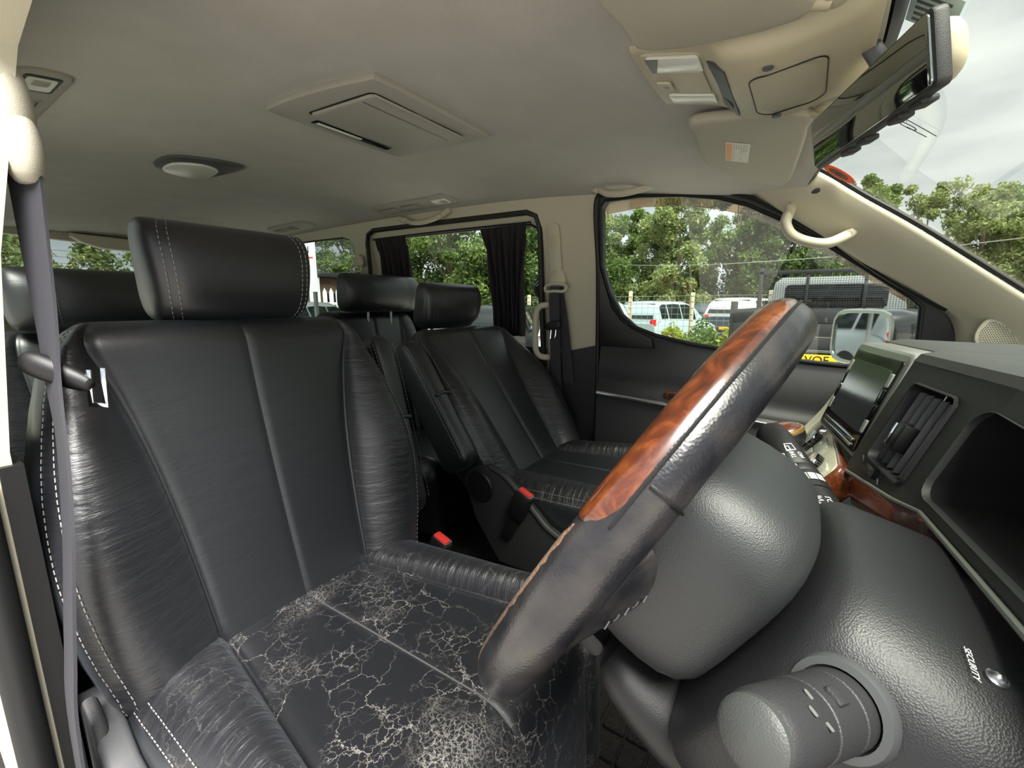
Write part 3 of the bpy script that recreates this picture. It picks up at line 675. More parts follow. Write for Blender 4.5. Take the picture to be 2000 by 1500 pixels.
# inboard armrests folded up beside the backs
def armrest(root, y, A, B, wd, dp):
    """padded bar from A (lower) to B (upper), both (x,z)"""
    a, b = Vector((A[0],y,A[1])), Vector((B[0],y,B[1])); t = (b-a).normalized(); n = Vector((t.z,0,-t.x)); L = (b-a).length; rings = []
    for i in range(25):
        s = i/24; k = min(1, math.sqrt(max(0, 1-((s-0.12)/0.12)**2))) if s < 0.12 else (min(1, math.sqrt(max(0, 1-((s-0.80)/0.20)**2))) if s > 0.80 else 1)
        k = max(k, 0.05); g = dp*(1-0.18*s); rr_ = []
        for j in range(24):
            th = 2*math.pi*j/24; q = (abs(math.cos(th))**4+abs(math.sin(th))**4)**-0.25
            rr_.append(a+t*(L*s)+n*(g*math.cos(th)*q*(0.45+0.55*k))+Vector((0,wd*math.sin(th)*q*(0.6+0.4*k),0)))
        rings.append(rr_)
    ar = mk('armrest', loft(rings), 'leather', root, sub=1)
    sv = []
    for s in (-1, 1):
        P = [a+t*(L*u)+n*(dp*(1-0.18*u)*1.0*(0.45+0.55*max(0.05,min(1,math.sqrt(max(0,1-((u-0.8)/0.2)**2)) if u > 0.8 else 1)))-0.006)+Vector((0,s*(wd*0.985+0.001),0)) for u in ls(0.08,0.94,30)]
        sv.append(stitches(P, (0,s,0)))
        sv.append(stitches([p-n*0.012+Vector((0,s*0.0006,0)) for p in P], (0,s,0)))
    mk('stitching', join(*sv), 'stitch', ar, smooth=False, kind='stuff')
    cu = a+t*(L*0.52)+n*(dp*0.86)
    mk('armrest_pocket', tube([cu+Vector((0,-wd*0.8,0.004)), cu+Vector((0,0,0.010)), cu+Vector((0,wd*0.8,0.004))], 0.005, 8), 'leather', ar)
    return ar
armrest(ps, 0.115, (-0.075,0.935), (-0.315,1.30), 0.036, 0.062)
armrest(ds, -0.118, (-0.055,0.90), (-0.165,1.345), 0.030, 0.050)
# seat bases and hinge covers
def cover(root, y, s, mat, name='recliner_cover', pts=None, th=0.028):
    return mk(name, prism(pts, 0, th, lambda a, b, d: (a, y+s*d, b), 0.008, 3), mat, root)
PC = [(-0.10,0.895),(-0.085,0.93),(-0.05,0.948),(0.0,0.955),(0.04,0.945),(0.085,0.912),(0.15,0.858),(0.195,0.818),(0.265,0.792),(0.37,0.772),(0.43,0.765),(0.44,0.70),(0.30,0.66),(0.03,0.66),(-0.06,0.78)]
cv = cover(ps, 0.165, -1, 'dark_plastic', pts=PC)
mk('hinge_cap', lathe([(0.0,0.0),(0.046,0.0),(0.048,0.003),(0.044,0.007),(0.0,0.008)][::-1], (-0.035,0.137,0.885), (0,-1,0), 28), 'black_plastic', cv)
mk('cover_rail', tube(spl([(0.0,0.143,0.952),(0.06,0.141,0.930),(0.15,0.139,0.857),(0.20,0.139,0.816),(0.28,0.139,0.788),(0.42,0.140,0.768)], 6), 0.008, 8), 'dark_plastic', cv)
mk('heater_switch', box((0.255,0.134,0.772),(0.05,0.012,0.018),0.003), 'gloss_black', cv)
mk('switch_print', join(*[box((0.238+0.017*k,0.1275,0.772),(0.006,0.001,0.004)) for k in range(3)]), 'white_print', cv, smooth=False)
for root, y in ((ds, YD), (ps, YP)):
    mk('seat_base', box((0.20,y,0.63),(0.46,0.44,0.26),0.03,3), 'black_plastic', root)
    mk('hinge_bracket', box((-0.03,y+0.255*(1 if root is ps else 1),0.86),(0.022,0.014,0.13),0.004), 'grey_plastic', root)
DC = [(-0.10,0.62),(-0.10,0.86),(-0.06,0.885),(0.02,0.875),(0.06,0.845),(0.30,0.80),(0.50,0.79),(0.50,0.62)]
dcv = cover(ds, YD-0.268, -1, 'grey_plastic', pts=DC, th=0.034)
mk('recline_lever', prism([(-0.015,0.905),(0.020,0.888),(0.055,0.800),(0.048,0.775),(0.02,0.772),(0.0,0.79)], 0, 0.018, lambda a,b,d: (a, YD-0.286-d, b), 0.006, 3), 'dark_plastic', dcv)
mk('hinge_plate', box((-0.02,YD-0.262,0.885),(0.05,0.012,0.09),0.004), 'steel', dcv)
# second row armchairs
M2 = dict(side='leather', bolster='leather_gathered', panel='leather', cbolster='leather', cpanel='leather')
W2 = [(0,0.25),(0.5,0.262),(0.85,0.255),(1,0.23)]; P2 = [(0,0.13),(0.5,0.15),(0.85,0.165),(1,0.16)]; H2 = [(0,0.03),(0.5,0.05),(0.85,0.02),(1,0)]
C2 = dict(w=0.255, l=0.40, z=0.0, p0=0.14, p1=0.17, b=0.03, drop=0.18, lift=0.01)
for y, lab in ((0.485,'black leather second row seat by the curtained sliding door window'), (-0.455,'black leather second row seat behind the driver seat')):
    s2 = thing('rear_armchair', (-0.7,y,0.5), lab, 'car seat')
    seat_parts(s2, (-0.80,y,0.825), 0.590 if y > 0 else 0.55, 16, 10, W2, P2, H2, C2, M2, full=False)
    headrest(s2, (-0.91,y+0.035,1.472 if y > 0 else 1.432), 0.205, 0.212, 0.165, 0.062, 4, M2, (0.62,), p=4.5, posts=True, stitch='dark_stitch')
    mk('seat_base', box((-0.62,y,0.58),(0.40,0.40,0.18),0.03,3), 'black_plastic', s2)
    armrest(s2, y-0.285 if y > 0 else y+0.285, (-0.78,0.93), (-0.93,1.30), 0.03, 0.05)
# belt buckles
def buckle(loc, lean, label):
    r = thing('belt_buckle', loc, label, 'belt buckle'); o = Vector(loc); m = Matrix.Translation(o) @ Matrix.Rotation(R(lean), 4, 'Y')
    mk('buckle_body', xf(prism(rr(0.030,0.058,0.008,4), -0.05, 0.03, lambda a,b,d: (b*0.9, a, d), 0.004), m), 'black_plastic', r)
    mk('buckle_frame', xf(prism(rr(0.027,0.050,0.006,4), 0.029, 0.034, lambda a,b,d: (b*0.9, a, d), 0.001), m), 'steel', r)
    mk('release_button', xf(prism(rr(0.020,0.044,0.004,4,-0.002,0), 0.030, 0.039, lambda a,b,d: (b*0.9, a, d), 0.002), m), 'red_button', r, label='red release button')
    mk('buckle_strap', xf(box((0,0,-0.085),(0.036,0.010,0.09),0.003), m), 'black_plastic', r)
buckle((0.045,-0.125,0.838), 18, 'belt buckle with a red button poking up beside the driver seat cushion')
buckle((0.125,0.118,0.885), 24, 'belt buckle with a red button beside the passenger seat cushion')
# ================================================================== steering wheel and column
SW = Vector((0.623,-0.437,1.239)); SN = Vector((-0.861,0,0.508)); SE = Vector((0.508,0,0.861)); SL = Vector((0,1,0))
def wp(e, l, n): return SW+SE*e+SL*l+SN*n
sw = thing('steering_wheel', tuple(SW), 'steering wheel with a wood topped rim and worn black leather', 'steering wheel')
RR, RT = 0.190, 0.0192
def rim_pt(ph, th, r=RT):
    c = math.cos(ph); s = math.sin(ph); rad = RR+r*math.cos(th); return wp(rad*c, rad*s, r*1.05*math.sin(th)+0.004)
NP = 120
mk('rim', (lambda v, f: (v, f+[((NP-1)*20+k, (NP-1)*20+(k+1)%20, (k+1)%20, k) for k in range(20)]))(*loft([[rim_pt(2*math.pi*i/NP, 2*math.pi*k/20) for k in range(20)] for i in range(NP)], False)), 'rim_leather', sw, label='worn black leather rim')
rg_ = []
for i in range(91):
    ph = R(-72+144*i/90); e = min(1, (72-abs(math.degrees(ph)))/8); k = math.sqrt(max(0.0, 1-(1-e)**2)); mid = R(100); half = R(94)*k
    rg_.append([rim_pt(ph, mid-half+2*half*j/16, RT+0.0009*(1 if 0 < j < 16 and k > 0.1 else -1)) for j in range(17)])
mk('wood_inlay', loft(rg_, False, False), 'burl_wood', sw, label='glossy brown burl wood inlay', angle=False)
for ph in (-60, 60): mk('rim_seam', tube([rim_pt(R(ph)+0.0, R(a), RT+0.0004) for a in range(200, 361, 10)], 0.0012, 6), 'black_plastic', sw)
mk('rim_groove', tube([rim_pt(R(a), R(6), RT+0.0006) for a in range(-68, 69, 4)], 0.0011, 6), 'black_plastic', sw)
we = []
for i in range(41):
    ph = R(-126+54*i/40); j1 = noise.noise(Vector((i*0.9,0,0)))*9; j2 = noise.noise(Vector((i*1.3,5,0)))*16; e_ = min(1, i/5, (40-i)/5)
    we.append([rim_pt(ph, R(62+j1+(38+j2)*e_*t), RT+0.0005*(1 if 0 < t < 1 else -1)) for t in ls(0,1,6)])
mk('worn_edge', loft(we, False, False), 'worn_tan', sw, label='scuffed tan edge where the leather has worn through')
def hub_ring(d, he0, he1, hl, p=3.2, n=40):
    out = []
    for k in range(n):
        g = 2*math.pi*k/n; q = (abs(math.cos(g))**p+abs(math.sin(g))**p)**(-1/p); he = he0 if math.sin(g) > 0 else he1
        out.append(wp(he*math.sin(g)*q, hl*math.cos(g)*q, -d))
    return out
mk('hub_pad', loft([hub_ring(-0.022,0.02,0.02,0.03,4), hub_ring(-0.020,0.06,0.06,0.075,4), hub_ring(-0.008,0.082,0.078,0.090,4), hub_ring(0.01,0.092,0.086,0.098,4), hub_ring(0.05,0.097,0.088,0.102,4), hub_ring(0.085,0.095,0.084,0.100,4), hub_ring(0.104,0.086,0.074,0.090,4), hub_ring(0.110,0.060,0.05,0.065,4)]), 'pad_grain', sw, sub=1, angle=False)
for s in (-1, 1):
    for nm, a, b, m_ in (('spoke', wp(-0.018, s*0.082, -0.022), wp(-0.040, s*0.177, -0.002), 'rim_leather'), ('lower_spoke', wp(-0.080, s*0.050, -0.020), wp(-0.150, s*0.090, -0.002), 'soft_pad')):
        d_ = (b-a).normalized(); q_ = d_.cross(SN).normalized()
        sp_ = mk(nm, loft([[p+q_*(he*math.sin(g))+SN*(hn*math.cos(g)) for g in [2*math.pi*k/20 for k in range(20)]] for p, he, hn in ((a,0.046,0.024),(a.lerp(b,0.3),0.040,0.020),(a.lerp(b,0.65),0.032,0.016),(b,0.030,0.014))]), m_, sw)
        if nm == 'spoke':
            zz = []
            for k in range(6):
                t = 0.12+0.10*k; q = a.lerp(b, t)+q_*0.0*s-SN*(0.0232-0.007*t)+SE*0.012
                zz.append(tube([q+SE*0.003+SL*0.003, q-SL*0.002*(1 if k % 2 else -1)-SN*0.0004, q-SE*0.004+SL*0.002], 0.0006, 5))
            mk('cross_stitching', join(*zz), 'dark_stitch', sp_, smooth=False, kind='stuff')
cc = thing('steering_column', tuple(wp(0,0,-0.2)), 'pebbled black steering column cover with switch stalks behind the wheel', 'steering column')
CC = [(0.109,0.058,0.070,0.078),(0.112,0.080,0.10,0.100),(0.119,0.089,0.128,0.114),(0.14,0.094,0.135,0.120),(0.20,0.108,0.138,0.142),(0.25,0.116,0.14,0.160)]
mk('column_cover', loft([hub_ring(d,e0,e1,hl,3.4) for d, e0, e1, hl in CC]), 'column_grain', cc, sub=1, angle=False)
def low_ring(d, e0, he, hl, n=28):
    return [wp(e0+he*math.sin(2*math.pi*k/n), hl*math.cos(2*math.pi*k/n), -d) for k in range(n)]
mk('lower_shroud', loft([low_ring(0.050,-0.126,0.016,0.03), low_ring(0.055,-0.127,0.030,0.064), low_ring(0.075,-0.130,0.036,0.075), low_ring(0.12,-0.133,0.040,0.08), low_ring(0.22,-0.13,0.04,0.08)]), 'black_plastic', cc, sub=1)
mk('tilt_lever', prism(rr(0.050,0.022,0.008,4), -0.012, 0.012, lambda a,b,d: tuple(wp(-0.150+b, -0.02+d, -0.030+a)), 0.004), 'dark_plastic', cc)
# collar around the near stalk, light switch stalk, wiper stalk
def stalk(root_p, tip_p, rs, label_, mat='dark_plastic'):
    a, b = Vector(root_p), Vector(tip_p); ax = (b-a); L = ax.length; ax.normalize()
    return a, b, ax, L
a, b, ax, L = stalk((0.767,-0.553,1.200), (0.7265,-0.640,1.2375), None, '')
a2 = a-ax*0.03
mk('stalk_collar', lathe([(0.018,0.0),(0.0255,0.002),(0.0265,0.008),(0.0245,0.012),(0.0205,0.013),(0.0195,0.006)], a-ax*0.004, ax, 36), 'soft_pad', cc)
K = 0.70
ls1 = mk('light_switch_stalk', lathe([(r_*K, h_) for r_, h_ in ((0.010,-0.05),(0.0265,-0.04),(0.0275,0.0),(0.0272,0.022),(0.0262,0.0225),(0.0262,0.0245),(0.0272,0.025),(0.0262,0.055),(0.0254,0.0555),(0.0254,0.057),(0.0258,0.0575),(0.0245,L-0.012),(0.0225,L-0.006),(0.018,L-0.002),(0.006,L),(0.0,L))], a, ax, 36), 'dark_plastic', cc, label='stubby headlight switch stalk')
u_ = Vector((0.25,-0.3,0.9)); u_ = (u_-ax*u_.dot(ax)).normalized(); w_ = ax.cross(u_)
mk('stalk_nub', xf(box((0,0,0),(0.009,0.011,0.004),0.0012), frame(a+ax*0.043+u_*0.0186, u_.cross(ax), ax, u_)), 'dark_plastic', cc)
mk('stalk_end_cap', lathe([(0.0158,0.0),(0.0155,0.0035),(0.0125,0.0062),(0.0,0.0072)], a+ax*(L-0.006), ax, 28), 'dash_plastic', cc)
for k in range(3): mk('stalk_symbol', xf(prism(rr(0.0045,0.0025,0.001,3), 0, 0.0004, lambda x,y,d: (x,y,d)), frame(a+ax*(0.066+0.008*(k%2))+(u_*math.cos(-0.5+0.35*k)+w_*math.sin(-0.5+0.35*k))*0.0181, w_, ax, u_)), 'dash_silver', cc, smooth=False)
# far wiper stalk with its bands and print
a, b, ax, L = stalk((0.768,-0.318,1.198), (0.700,-0.175,1.258), None, '')
mk('wiper_stalk', lathe([(0.012,-0.03),(0.0225,-0.02),(0.0225,0.040),(0.0215,0.0405),(0.0215,0.0415),(0.0228,0.042),(0.0232,0.066),(0.0222,0.0665),(0.0222,0.0675),(0.0225,0.068),(0.0222,0.078),(0.0214,0.0785),(0.0214,0.0795),(0.0218,0.080),(0.0205,L-0.03),(0.0175,L-0.010),(0.010,L),(0.0,L+0.001)], a, ax, 36), 'black_plastic', cc, label='black wiper switch stalk with white lettering')
cdir = (Vector(cam.location)*0+Vector((0.73,-0.9,1.75))-a); u_ = (cdir-ax*cdir.dot(ax)).normalized(); w_ = ax.cross(u_)
def on_stalk(s, r, al, txt, size):
    rad = u_*math.cos(al)+w_*math.sin(al); tang = -u_*math.sin(al)+w_*math.cos(al)
    m = frame(a+ax*s+rad*(r+0.0004), tang, -ax, rad) ; 
    m = frame(a+ax*s+rad*(r+0.0004), -ax, -tang, rad) @ Matrix.Rotation(0, 4, 'Z')
    return text_vf(txt, size, m)
pr = [on_stalk(0.020,0.0225,-0.55,'MIST',0.0075), on_stalk(0.020,0.0225,-0.20,'OFF',0.0075), on_stalk(0.020,0.0225,0.15,'INT',0.0075), on_stalk(0.020,0.0225,0.50,'LO',0.0075), on_stalk(0.092,0.0214,-0.25,'OFF',0.0068), on_stalk(0.092,0.0214,0.2,'INT',0.0068), on_stalk(0.092,0.0214,0.6,'ON',0.0068)]
mk('stalk_lettering', join(*pr), 'white_print', cc, smooth=False)
def band(s0, s1, r, a0, a1): return loft([[a+ax*s+(u_*math.cos(t)+w_*math.sin(t))*(r+0.0005) for t in ls(a0, a1, 6)] for s in (s0, s1)], False, False)
for a0 in (-0.1, 0.27, 0.64): mk('dial_mark', band(0.050,0.060,0.0232,a0,a0+0.33), 'grey_print', cc, smooth=False)
mk('dial_dot', band(0.0715,0.0755,0.0225,-0.12,0.06), 'white_print', cc, smooth=False)
mk('pointer_mark', band(0.005,0.011,0.0225,-0.30,-0.20), 'white_print', cc, smooth=False)
# rear wash symbol on the stalk
sy = [on_stalk(0.104,0.0208,0.30,'o',0.004)]
def fr_(s, al, ds_, da): return [a+ax*(s+x*ds_)+(u_*math.cos(al+y*da)+w_*math.sin(al+y*da))*0.0220 for x, y in ((-1,-1),(1,-0.8),(1,0.8),(-1,1),(-1,-1))]
mk('wiper_symbol', join(tube(fr_(0.106,0.25,0.0055,0.22), 0.0006, 5), tube([p for p in fr_(0.103,0.12,0.004,0.10)], 0.0006, 5), tube(fr_(0.020,-1.05,0.006,0.2), 0.0006, 5)), 'white_print', cc, smooth=False)
# security lettering and indicator lamp on the column cover
def shp(d, g, p=3.4):
    q = (abs(math.cos(g))**p+abs(math.sin(g))**p)**(-1/p); he = interp([(c[0], c[1 if math.sin(g) > 0 else 2]) for c in CC], d); hl = interp([(c[0], c[3]) for c in CC], d)
    return wp(he*math.sin(g)*q, hl*math.cos(g)*q, -d)
c0 = shp(0.173, 2.19); tx = (shp(0.175, 2.24)-shp(0.171, 2.12)).normalized(); ty = -(-SN); nrm = tx.cross(shp(0.19, 2.22)-shp(0.16, 2.22)).normalized()
if nrm.z < 0: nrm = -nrm
ty = nrm.cross(tx).normalized()
mk('security_lettering', text_vf('SECURITY', 0.0042, frame(c0+nrm*0.0012, tx, ty, nrm), 0.0002, 0.25), 'white_print', cc, smooth=False, label='white SECURITY lettering')
c1 = shp(0.183, 2.18)
mk('indicator_lamp', lathe([(0.0048,-0.004),(0.0048,0.0010),(0.0036,0.0016),(0.0030,0.0024),(0.0017,0.0036),(0.0,0.004)], c1, nrm, 20), 'steel', cc, label='tiny round indicator lamp')

# ================================================================== dashboard
def fx(y, z):
    y2 = max(y, -0.30); return 0.838+0.18*(-0.1-y2)+0.35*(z-1.335)
db = thing('dashboard', (0.95,0,1.2), 'dark grey dashboard with a central screen and slatted air vent below the windscreen', 'dashboard')
fe = lambda y: fx(y,1.352)+(0.03 if -0.104 < y < 0.2 else 0)
prof = lambda y: [(fe(y)-0.002,1.352),(fe(y)+0.004,1.361),(fe(y)+0.022,1.366),(1.02,1.362),(1.20,1.33),(1.40,1.245),(1.39,1.232),(1.19,1.315),(1.02,1.346),(fe(y)+0.022,1.350)]
mk('dash_top', loft([[(x, y, z) for x, z in prof(y)] for y in [-0.76,-0.6,-0.45,-0.32,-0.3,-0.28,-0.2,-0.12,-0.105,-0.103,0.0,0.1,0.11]]), 'dash_plastic', db, angle=28)
mk('passenger_dash', loft([[(x, y, z) for x, z in ((0.905,1.10),(0.895,1.15),(0.90,1.26),(0.915,1.288),(0.945,1.300),(1.05,1.308),(1.25,1.29),(1.45,1.2),(1.45,1.0),(0.95,1.0))] for y in (0.113,0.3,0.5,0.7,0.738)]), 'dash_plastic', db, angle=28)
mk('lower_dash', loft([[(x, y, z) for x, z in ((0.83,1.155),(0.815,1.12),(0.84,1.0),(0.93,0.9),(1.25,0.9),(1.25,1.15))] for y in (-0.76,-0.5,-0.2,-0.11)]), 'black_plastic', db, angle=28)
ZL = [(-0.575,1.256),(-0.437,1.243),(-0.30,1.230),(-0.25,1.220),(-0.19,1.212),(-0.10,1.200)]
zl = lambda y: interp(ZL, y)
HOOD = [(a, 1.330-(1.330-b)*(1.330-zl(a)-0.010)/0.108) for a, b in rr(0.28,0.108,0.024,5,-0.417,1.276)]
FACE = [(-0.76,1.212),(0.10,1.212),(0.112,1.22),(0.112,1.350),(-0.76,1.350)]
VENT = rr(0.100,0.096,0.010,4,-0.192,1.281)
mk('instrument_face', plate([(y, zl(y)) for y in ls(-0.575,-0.102,14)]+[(-0.102,1.352),(-0.575,1.352)], [HOOD, VENT], lambda a,b,d: (fx(a,b)+d, a, b), 0.02, 0.05), 'dash_plastic', db, angle=35)
mk('face_lower_lip', tube([(fx(y,zl(y))-0.003, y, zl(y)-0.001) for y in ls(-0.53,-0.104,24)], 0.0025, 8), 'dash_silver', db)
mk('cluster_rim', loft([[(fx(a,b)-o1+o2, -0.417+(a+0.417)*k, 1.285+(b-1.285)*k) for a, b in HOOD] for o1, o2, k in ((0.001,0.0,1.012),(0.003,0,1.006),(0.003,0,0.998),(0,0.004,0.992))], False), 'dash_plastic', db)
mk('cluster_recess', loft([[(fx(a,b)+o2, -0.417+(a+0.417)*k, 1.285+(b-1.285)*k) for a, b in HOOD] for o2, k in ((0.003,0.992),(0.05,0.95),(0.09,0.93))], False), 'dull_black', db)
ic = mk('instrument_cluster', plate([(-0.417+(a+0.417)*0.95, 1.285+(b-1.285)*0.95) for a, b in HOOD], [], lambda a,b,d: (fx(a,b)+0.085+d, a, b), 0.006, 0.1), 'gloss_black', db)
mk('gauge_needle', ([(fx(-0.42,1.27)+0.080,-0.44,1.262),(fx(-0.42,1.27)+0.080,-0.40,1.276),(fx(-0.42,1.27)+0.080,-0.44,1.266),(fx(-0.42,1.27)+0.083,-0.44,1.262),(fx(-0.42,1.27)+0.083,-0.40,1.276),(fx(-0.42,1.27)+0.083,-0.44,1.266)], [(0,1,2),(3,4,5),(0,1,4,3),(1,2,5,4),(2,0,3,5)]), 'red_button', ic, smooth=False)
# slatted vent
vt = mk('air_vent', plate(VENT, [], lambda a,b,d: (fx(a,b)+0.032+d, a, b), 0.004, 0.1), 'black_plastic', db)
mk('vent_frame', loft([[(fx(a,b)-o1, -0.192+(a+0.192)*k, 1.281+(b-1.281)*k) for a, b in VENT] for o1, k in ((0.001,1.05),(0.004,1.02),(0.003,0.985),(-0.03,0.96))], False), 'dark_plastic', vt)
for k in range(5):
    y = -0.160-0.0165*k
    mk('vent_slat', xf(box((0,0,0),(0.007,0.0030,0.090),0.0008), frame((fx(y,1.279)+0.004,y,1.279), Vector((0.95,-0.3,-0.0)).normalized(), Vector((0.3,0.95,0)).normalized(), Vector((0.33,0,0.94)).normalized())), 'grey_plastic', vt)
mk('vent_tab', xf(box((0,0,0),(0.014,0.026,0.032),0.002), frame((fx(-0.184,1.272)+0.001,-0.186,1.272), Vector((0.94,0,-0.33)), Vector((0,1,0)), Vector((0.33,0,0.94)))), 'black_plastic', vt)
mk('vent_tab_trim', xf(box((0,0,0),(0.004,0.004,0.030),0.001), frame((fx(-0.173,1.272)-0.006,-0.1730,1.272), Vector((0.94,0,-0.33)), Vector((0,1,0)), Vector((0.33,0,0.94)))), 'chrome', vt)
wz = Vector((0.33,0,0.94))
mk('vent_wheel_slot', prism(rr(0.046,0.013,0.005,4,-0.166,1.2235), 0, 0.002, lambda a,b,d: (fx(a,b)-d, a, b), 0.0006), 'black_plastic', vt)
mk('vent_wheel', xf(loft([[Vector((0.004*math.cos(g), y, 0.005*math.sin(g)*(1+0.1*(j%2)))) for g in [2*math.pi*k/14 for k in range(14)]] for j, y in enumerate(ls(-0.015,0.015,14))]), Matrix.Translation((fx(-0.168,1.2235)-0.0005,-0.168,1.2235))), 'dark_plastic', vt, smooth=False)
for yy, zz_ in ((-0.136,1.2275),(-0.199,1.2195)):
    mk('vent_symbol', join(*[box((fx(yy,zz_)-0.0012, yy-0.003+0.003*k, zz_),(0.0006,0.0012,0.006)) for k in range(3)]), 'grey_print', vt, smooth=False)
# screen unit
def sc(y, z, d=0.0):   # facing plane of the screen unit, far edge nearer the rear
    return (0.812-0.18*y+0.30*(z-1.29)-d, y, z)
bz = rr(0.205,0.146,0.012,4,0.0,1.2865)
plain('display_glass', (74,80,82), 0.12, 0.0, spec=0.8)
su = mk('screen_housing', prism(bz, -0.05, 0.008, lambda a,b,d: sc(a,b,d), 0.004), 'satin_silver', db, label='silver framed centre screen')
mk('screen_surround', prism(rr(0.186,0.128,0.006,4,0.0,1.2845), 0.0075, 0.0100, lambda a,b,d: sc(a,b,d), 0.001), 'gloss_black', su)
mk('display', prism(rr(0.150,0.088,0.002,2,0.0,1.290), 0.0098, 0.0108, lambda a,b,d: sc(a,b,d)), 'display_glass', su, label='dark reflective display')
for k in range(2): mk('display_bar', prism(rr(0.150,0.0045,0.002,3,0.0,1.2345-0.0075*k), 0.0098, 0.0125, lambda a,b,d: sc(a,b,d), 0.001), 'chrome', su)
for s in (-1, 1):
    for k in range(4): mk('screen_button', prism(rr(0.010,0.0185,0.002,3,s*0.084,1.322-0.0215*k), 0.0095, 0.0118, lambda a,b,d: sc(a,b,d), 0.0008), 'button_silver' if k in (0,3) else 'gloss_black', su)
# wood strip and centre control panel
WS = [(-0.42,0.005),(-0.36,0.010),(-0.31,0.018),(-0.25,0.034),(-0.128,0.040)]
mk('wood_strip', loft([[(fx(y,zl(y))-0.002, y, zl(y)-0.003), (fx(y,zl(y))-0.008+0.006, y, zl(y)-0.003-interp(WS, y)*0.25), (fx(y,zl(y))+0.004, y, zl(y)-0.003-interp(WS, y)), (fx(y,zl(y))+0.04, y, zl(y)-0.003-interp(WS, y)), (fx(y,zl(y))+0.05, y, zl(y)-0.003)] for y in ls(-0.42,-0.128,16)]), 'dash_wood', db)
cp = thing('control_panel', (0.77,0,1.1), 'glossy wood control panel with silver buttons and knobs below the screen', 'control panel')
PX = Vector((0.62,0,0.785)).normalized(); PNn = Vector((-0.785,0,0.62)); PO = Vector((0.7595,-0.005,1.166))
def cpp(a, b, d): return PO+Vector((0,-a,0))+PX*b+PNn*d
mk('wood_panel', prism(rr(0.244,0.100,0.016,5), -0.03, 0.006, lambda a,b,d: cpp(a,b,d), 0.005, 3), 'dash_wood', cp)
mk('panel_painted_reflection', prism(rr(0.230,0.088,0.012,5,0,0.001), 0.0055, 0.0075, lambda a,b,d: cpp(a,b,d), 0.001), 'cream_trim_reflection', cp)  # cream sheet over the wood, painting in the sky reflected by its lacquer
def knob(a, b, r):
    k = mk('knob', lathe([(r*0.9,0.0),(r,0.002),(r,0.010),(r*0.96,0.012),(r*0.94,0.013)], cpp(a,b,0.007), PNn, 36), 'gloss_black', cp)
    mk('knob_cap', lathe([(r*0.97,0.0),(r*0.97,0.003),(r*0.86,0.0042),(0.0,0.0045)], cpp(a,b,0.0195), PNn, 36), 'satin_silver', k)
    mk('knurl', join(*[xf(box((0,0,0),(0.0012,0.0012,0.009)), frame(cpp(a,b,0.0125)+(Vector((0,1,0))*math.cos(t)+PX*math.sin(t))*r, Vector((0,1,0)), PX, PNn)) for t in [2*math.pi*i/30 for i in range(30)]]), 'steel', k, smooth=False, kind='stuff')
knob(-0.090, 0.010, 0.019); knob(0.045, 0.006, 0.022)
for i, (x, y, w_b, h_b) in enumerate(((-0.048,0.024,0.030,0.026),(-0.048,-0.004,0.030,0.026),(-0.016,0.024,0.030,0.026),(-0.016,-0.004,0.030,0.026),(-0.024,-0.030,0.046,0.018),(0.088,0.020,0.030,0.024),(0.088,-0.006,0.030,0.024))):
    mk('button', prism(rr(w_b,h_b,0.003,3,x,y), 0.007, 0.0105, lambda a,b,d: cpp(a,b,d), 0.001), 'button_silver', cp)
mk('console_stack', box((0.835,0,0.985),(0.10,0.214,0.24),0.02), 'black_plastic', cp)
mk('side_trim', tube(spl([(0.815,0.125,1.30),(0.795,0.135,1.265),(0.775,0.135,1.225),(0.75,0.135,1.185),(0.735,0.13,1.155),(0.72,0.125,1.12)], 6), 0.012, 12, flat=0.7), 'cream_trim_reflection', cp, label='curved silver side trim')
gs_ = thing('gear_selector', (0.70,0.02,1.05), 'black gear selector knob with a gold ring beside the control panel', 'gear lever')
mk('selector_stem', tube(spl([(0.742,0.094,1.085),(0.722,0.088,1.142),(0.714,0.050,1.174),(0.714,0.022,1.192)], 4), 0.009, 12), 'black_plastic', gs_)
gax = Vector((-0.30,-0.05,0.95)).normalized()
mk('selector_knob', lathe([(0.016,-0.012),(0.030,-0.004),(0.035,0.008),(0.0345,0.018),(0.034,0.0185)], (0.716,0.02,1.190), gax, 32), 'rim_leather', gs_)
mk('selector_ring', lathe([(0.0345,0.018),(0.0350,0.020),(0.0335,0.024),(0.030,0.025)], (0.716,0.02,1.190), gax, 32), 'gold_trim', gs_)
mk('selector_cap', lathe([(0.0315,0.0235),(0.028,0.029),(0.016,0.033),(0.0,0.034)], (0.716,0.02,1.190), gax, 32), 'burl_wood', gs_)
# ================================================================== things on the headliner
def under(x, y, d): return (x, y, zr(x, y)-d)
def ceil_prism(pts, d0, d1, bev=0.0, seg=2): return prism(pts, d0, d1, lambda a, b, d: under(a, b, d), bev, seg)
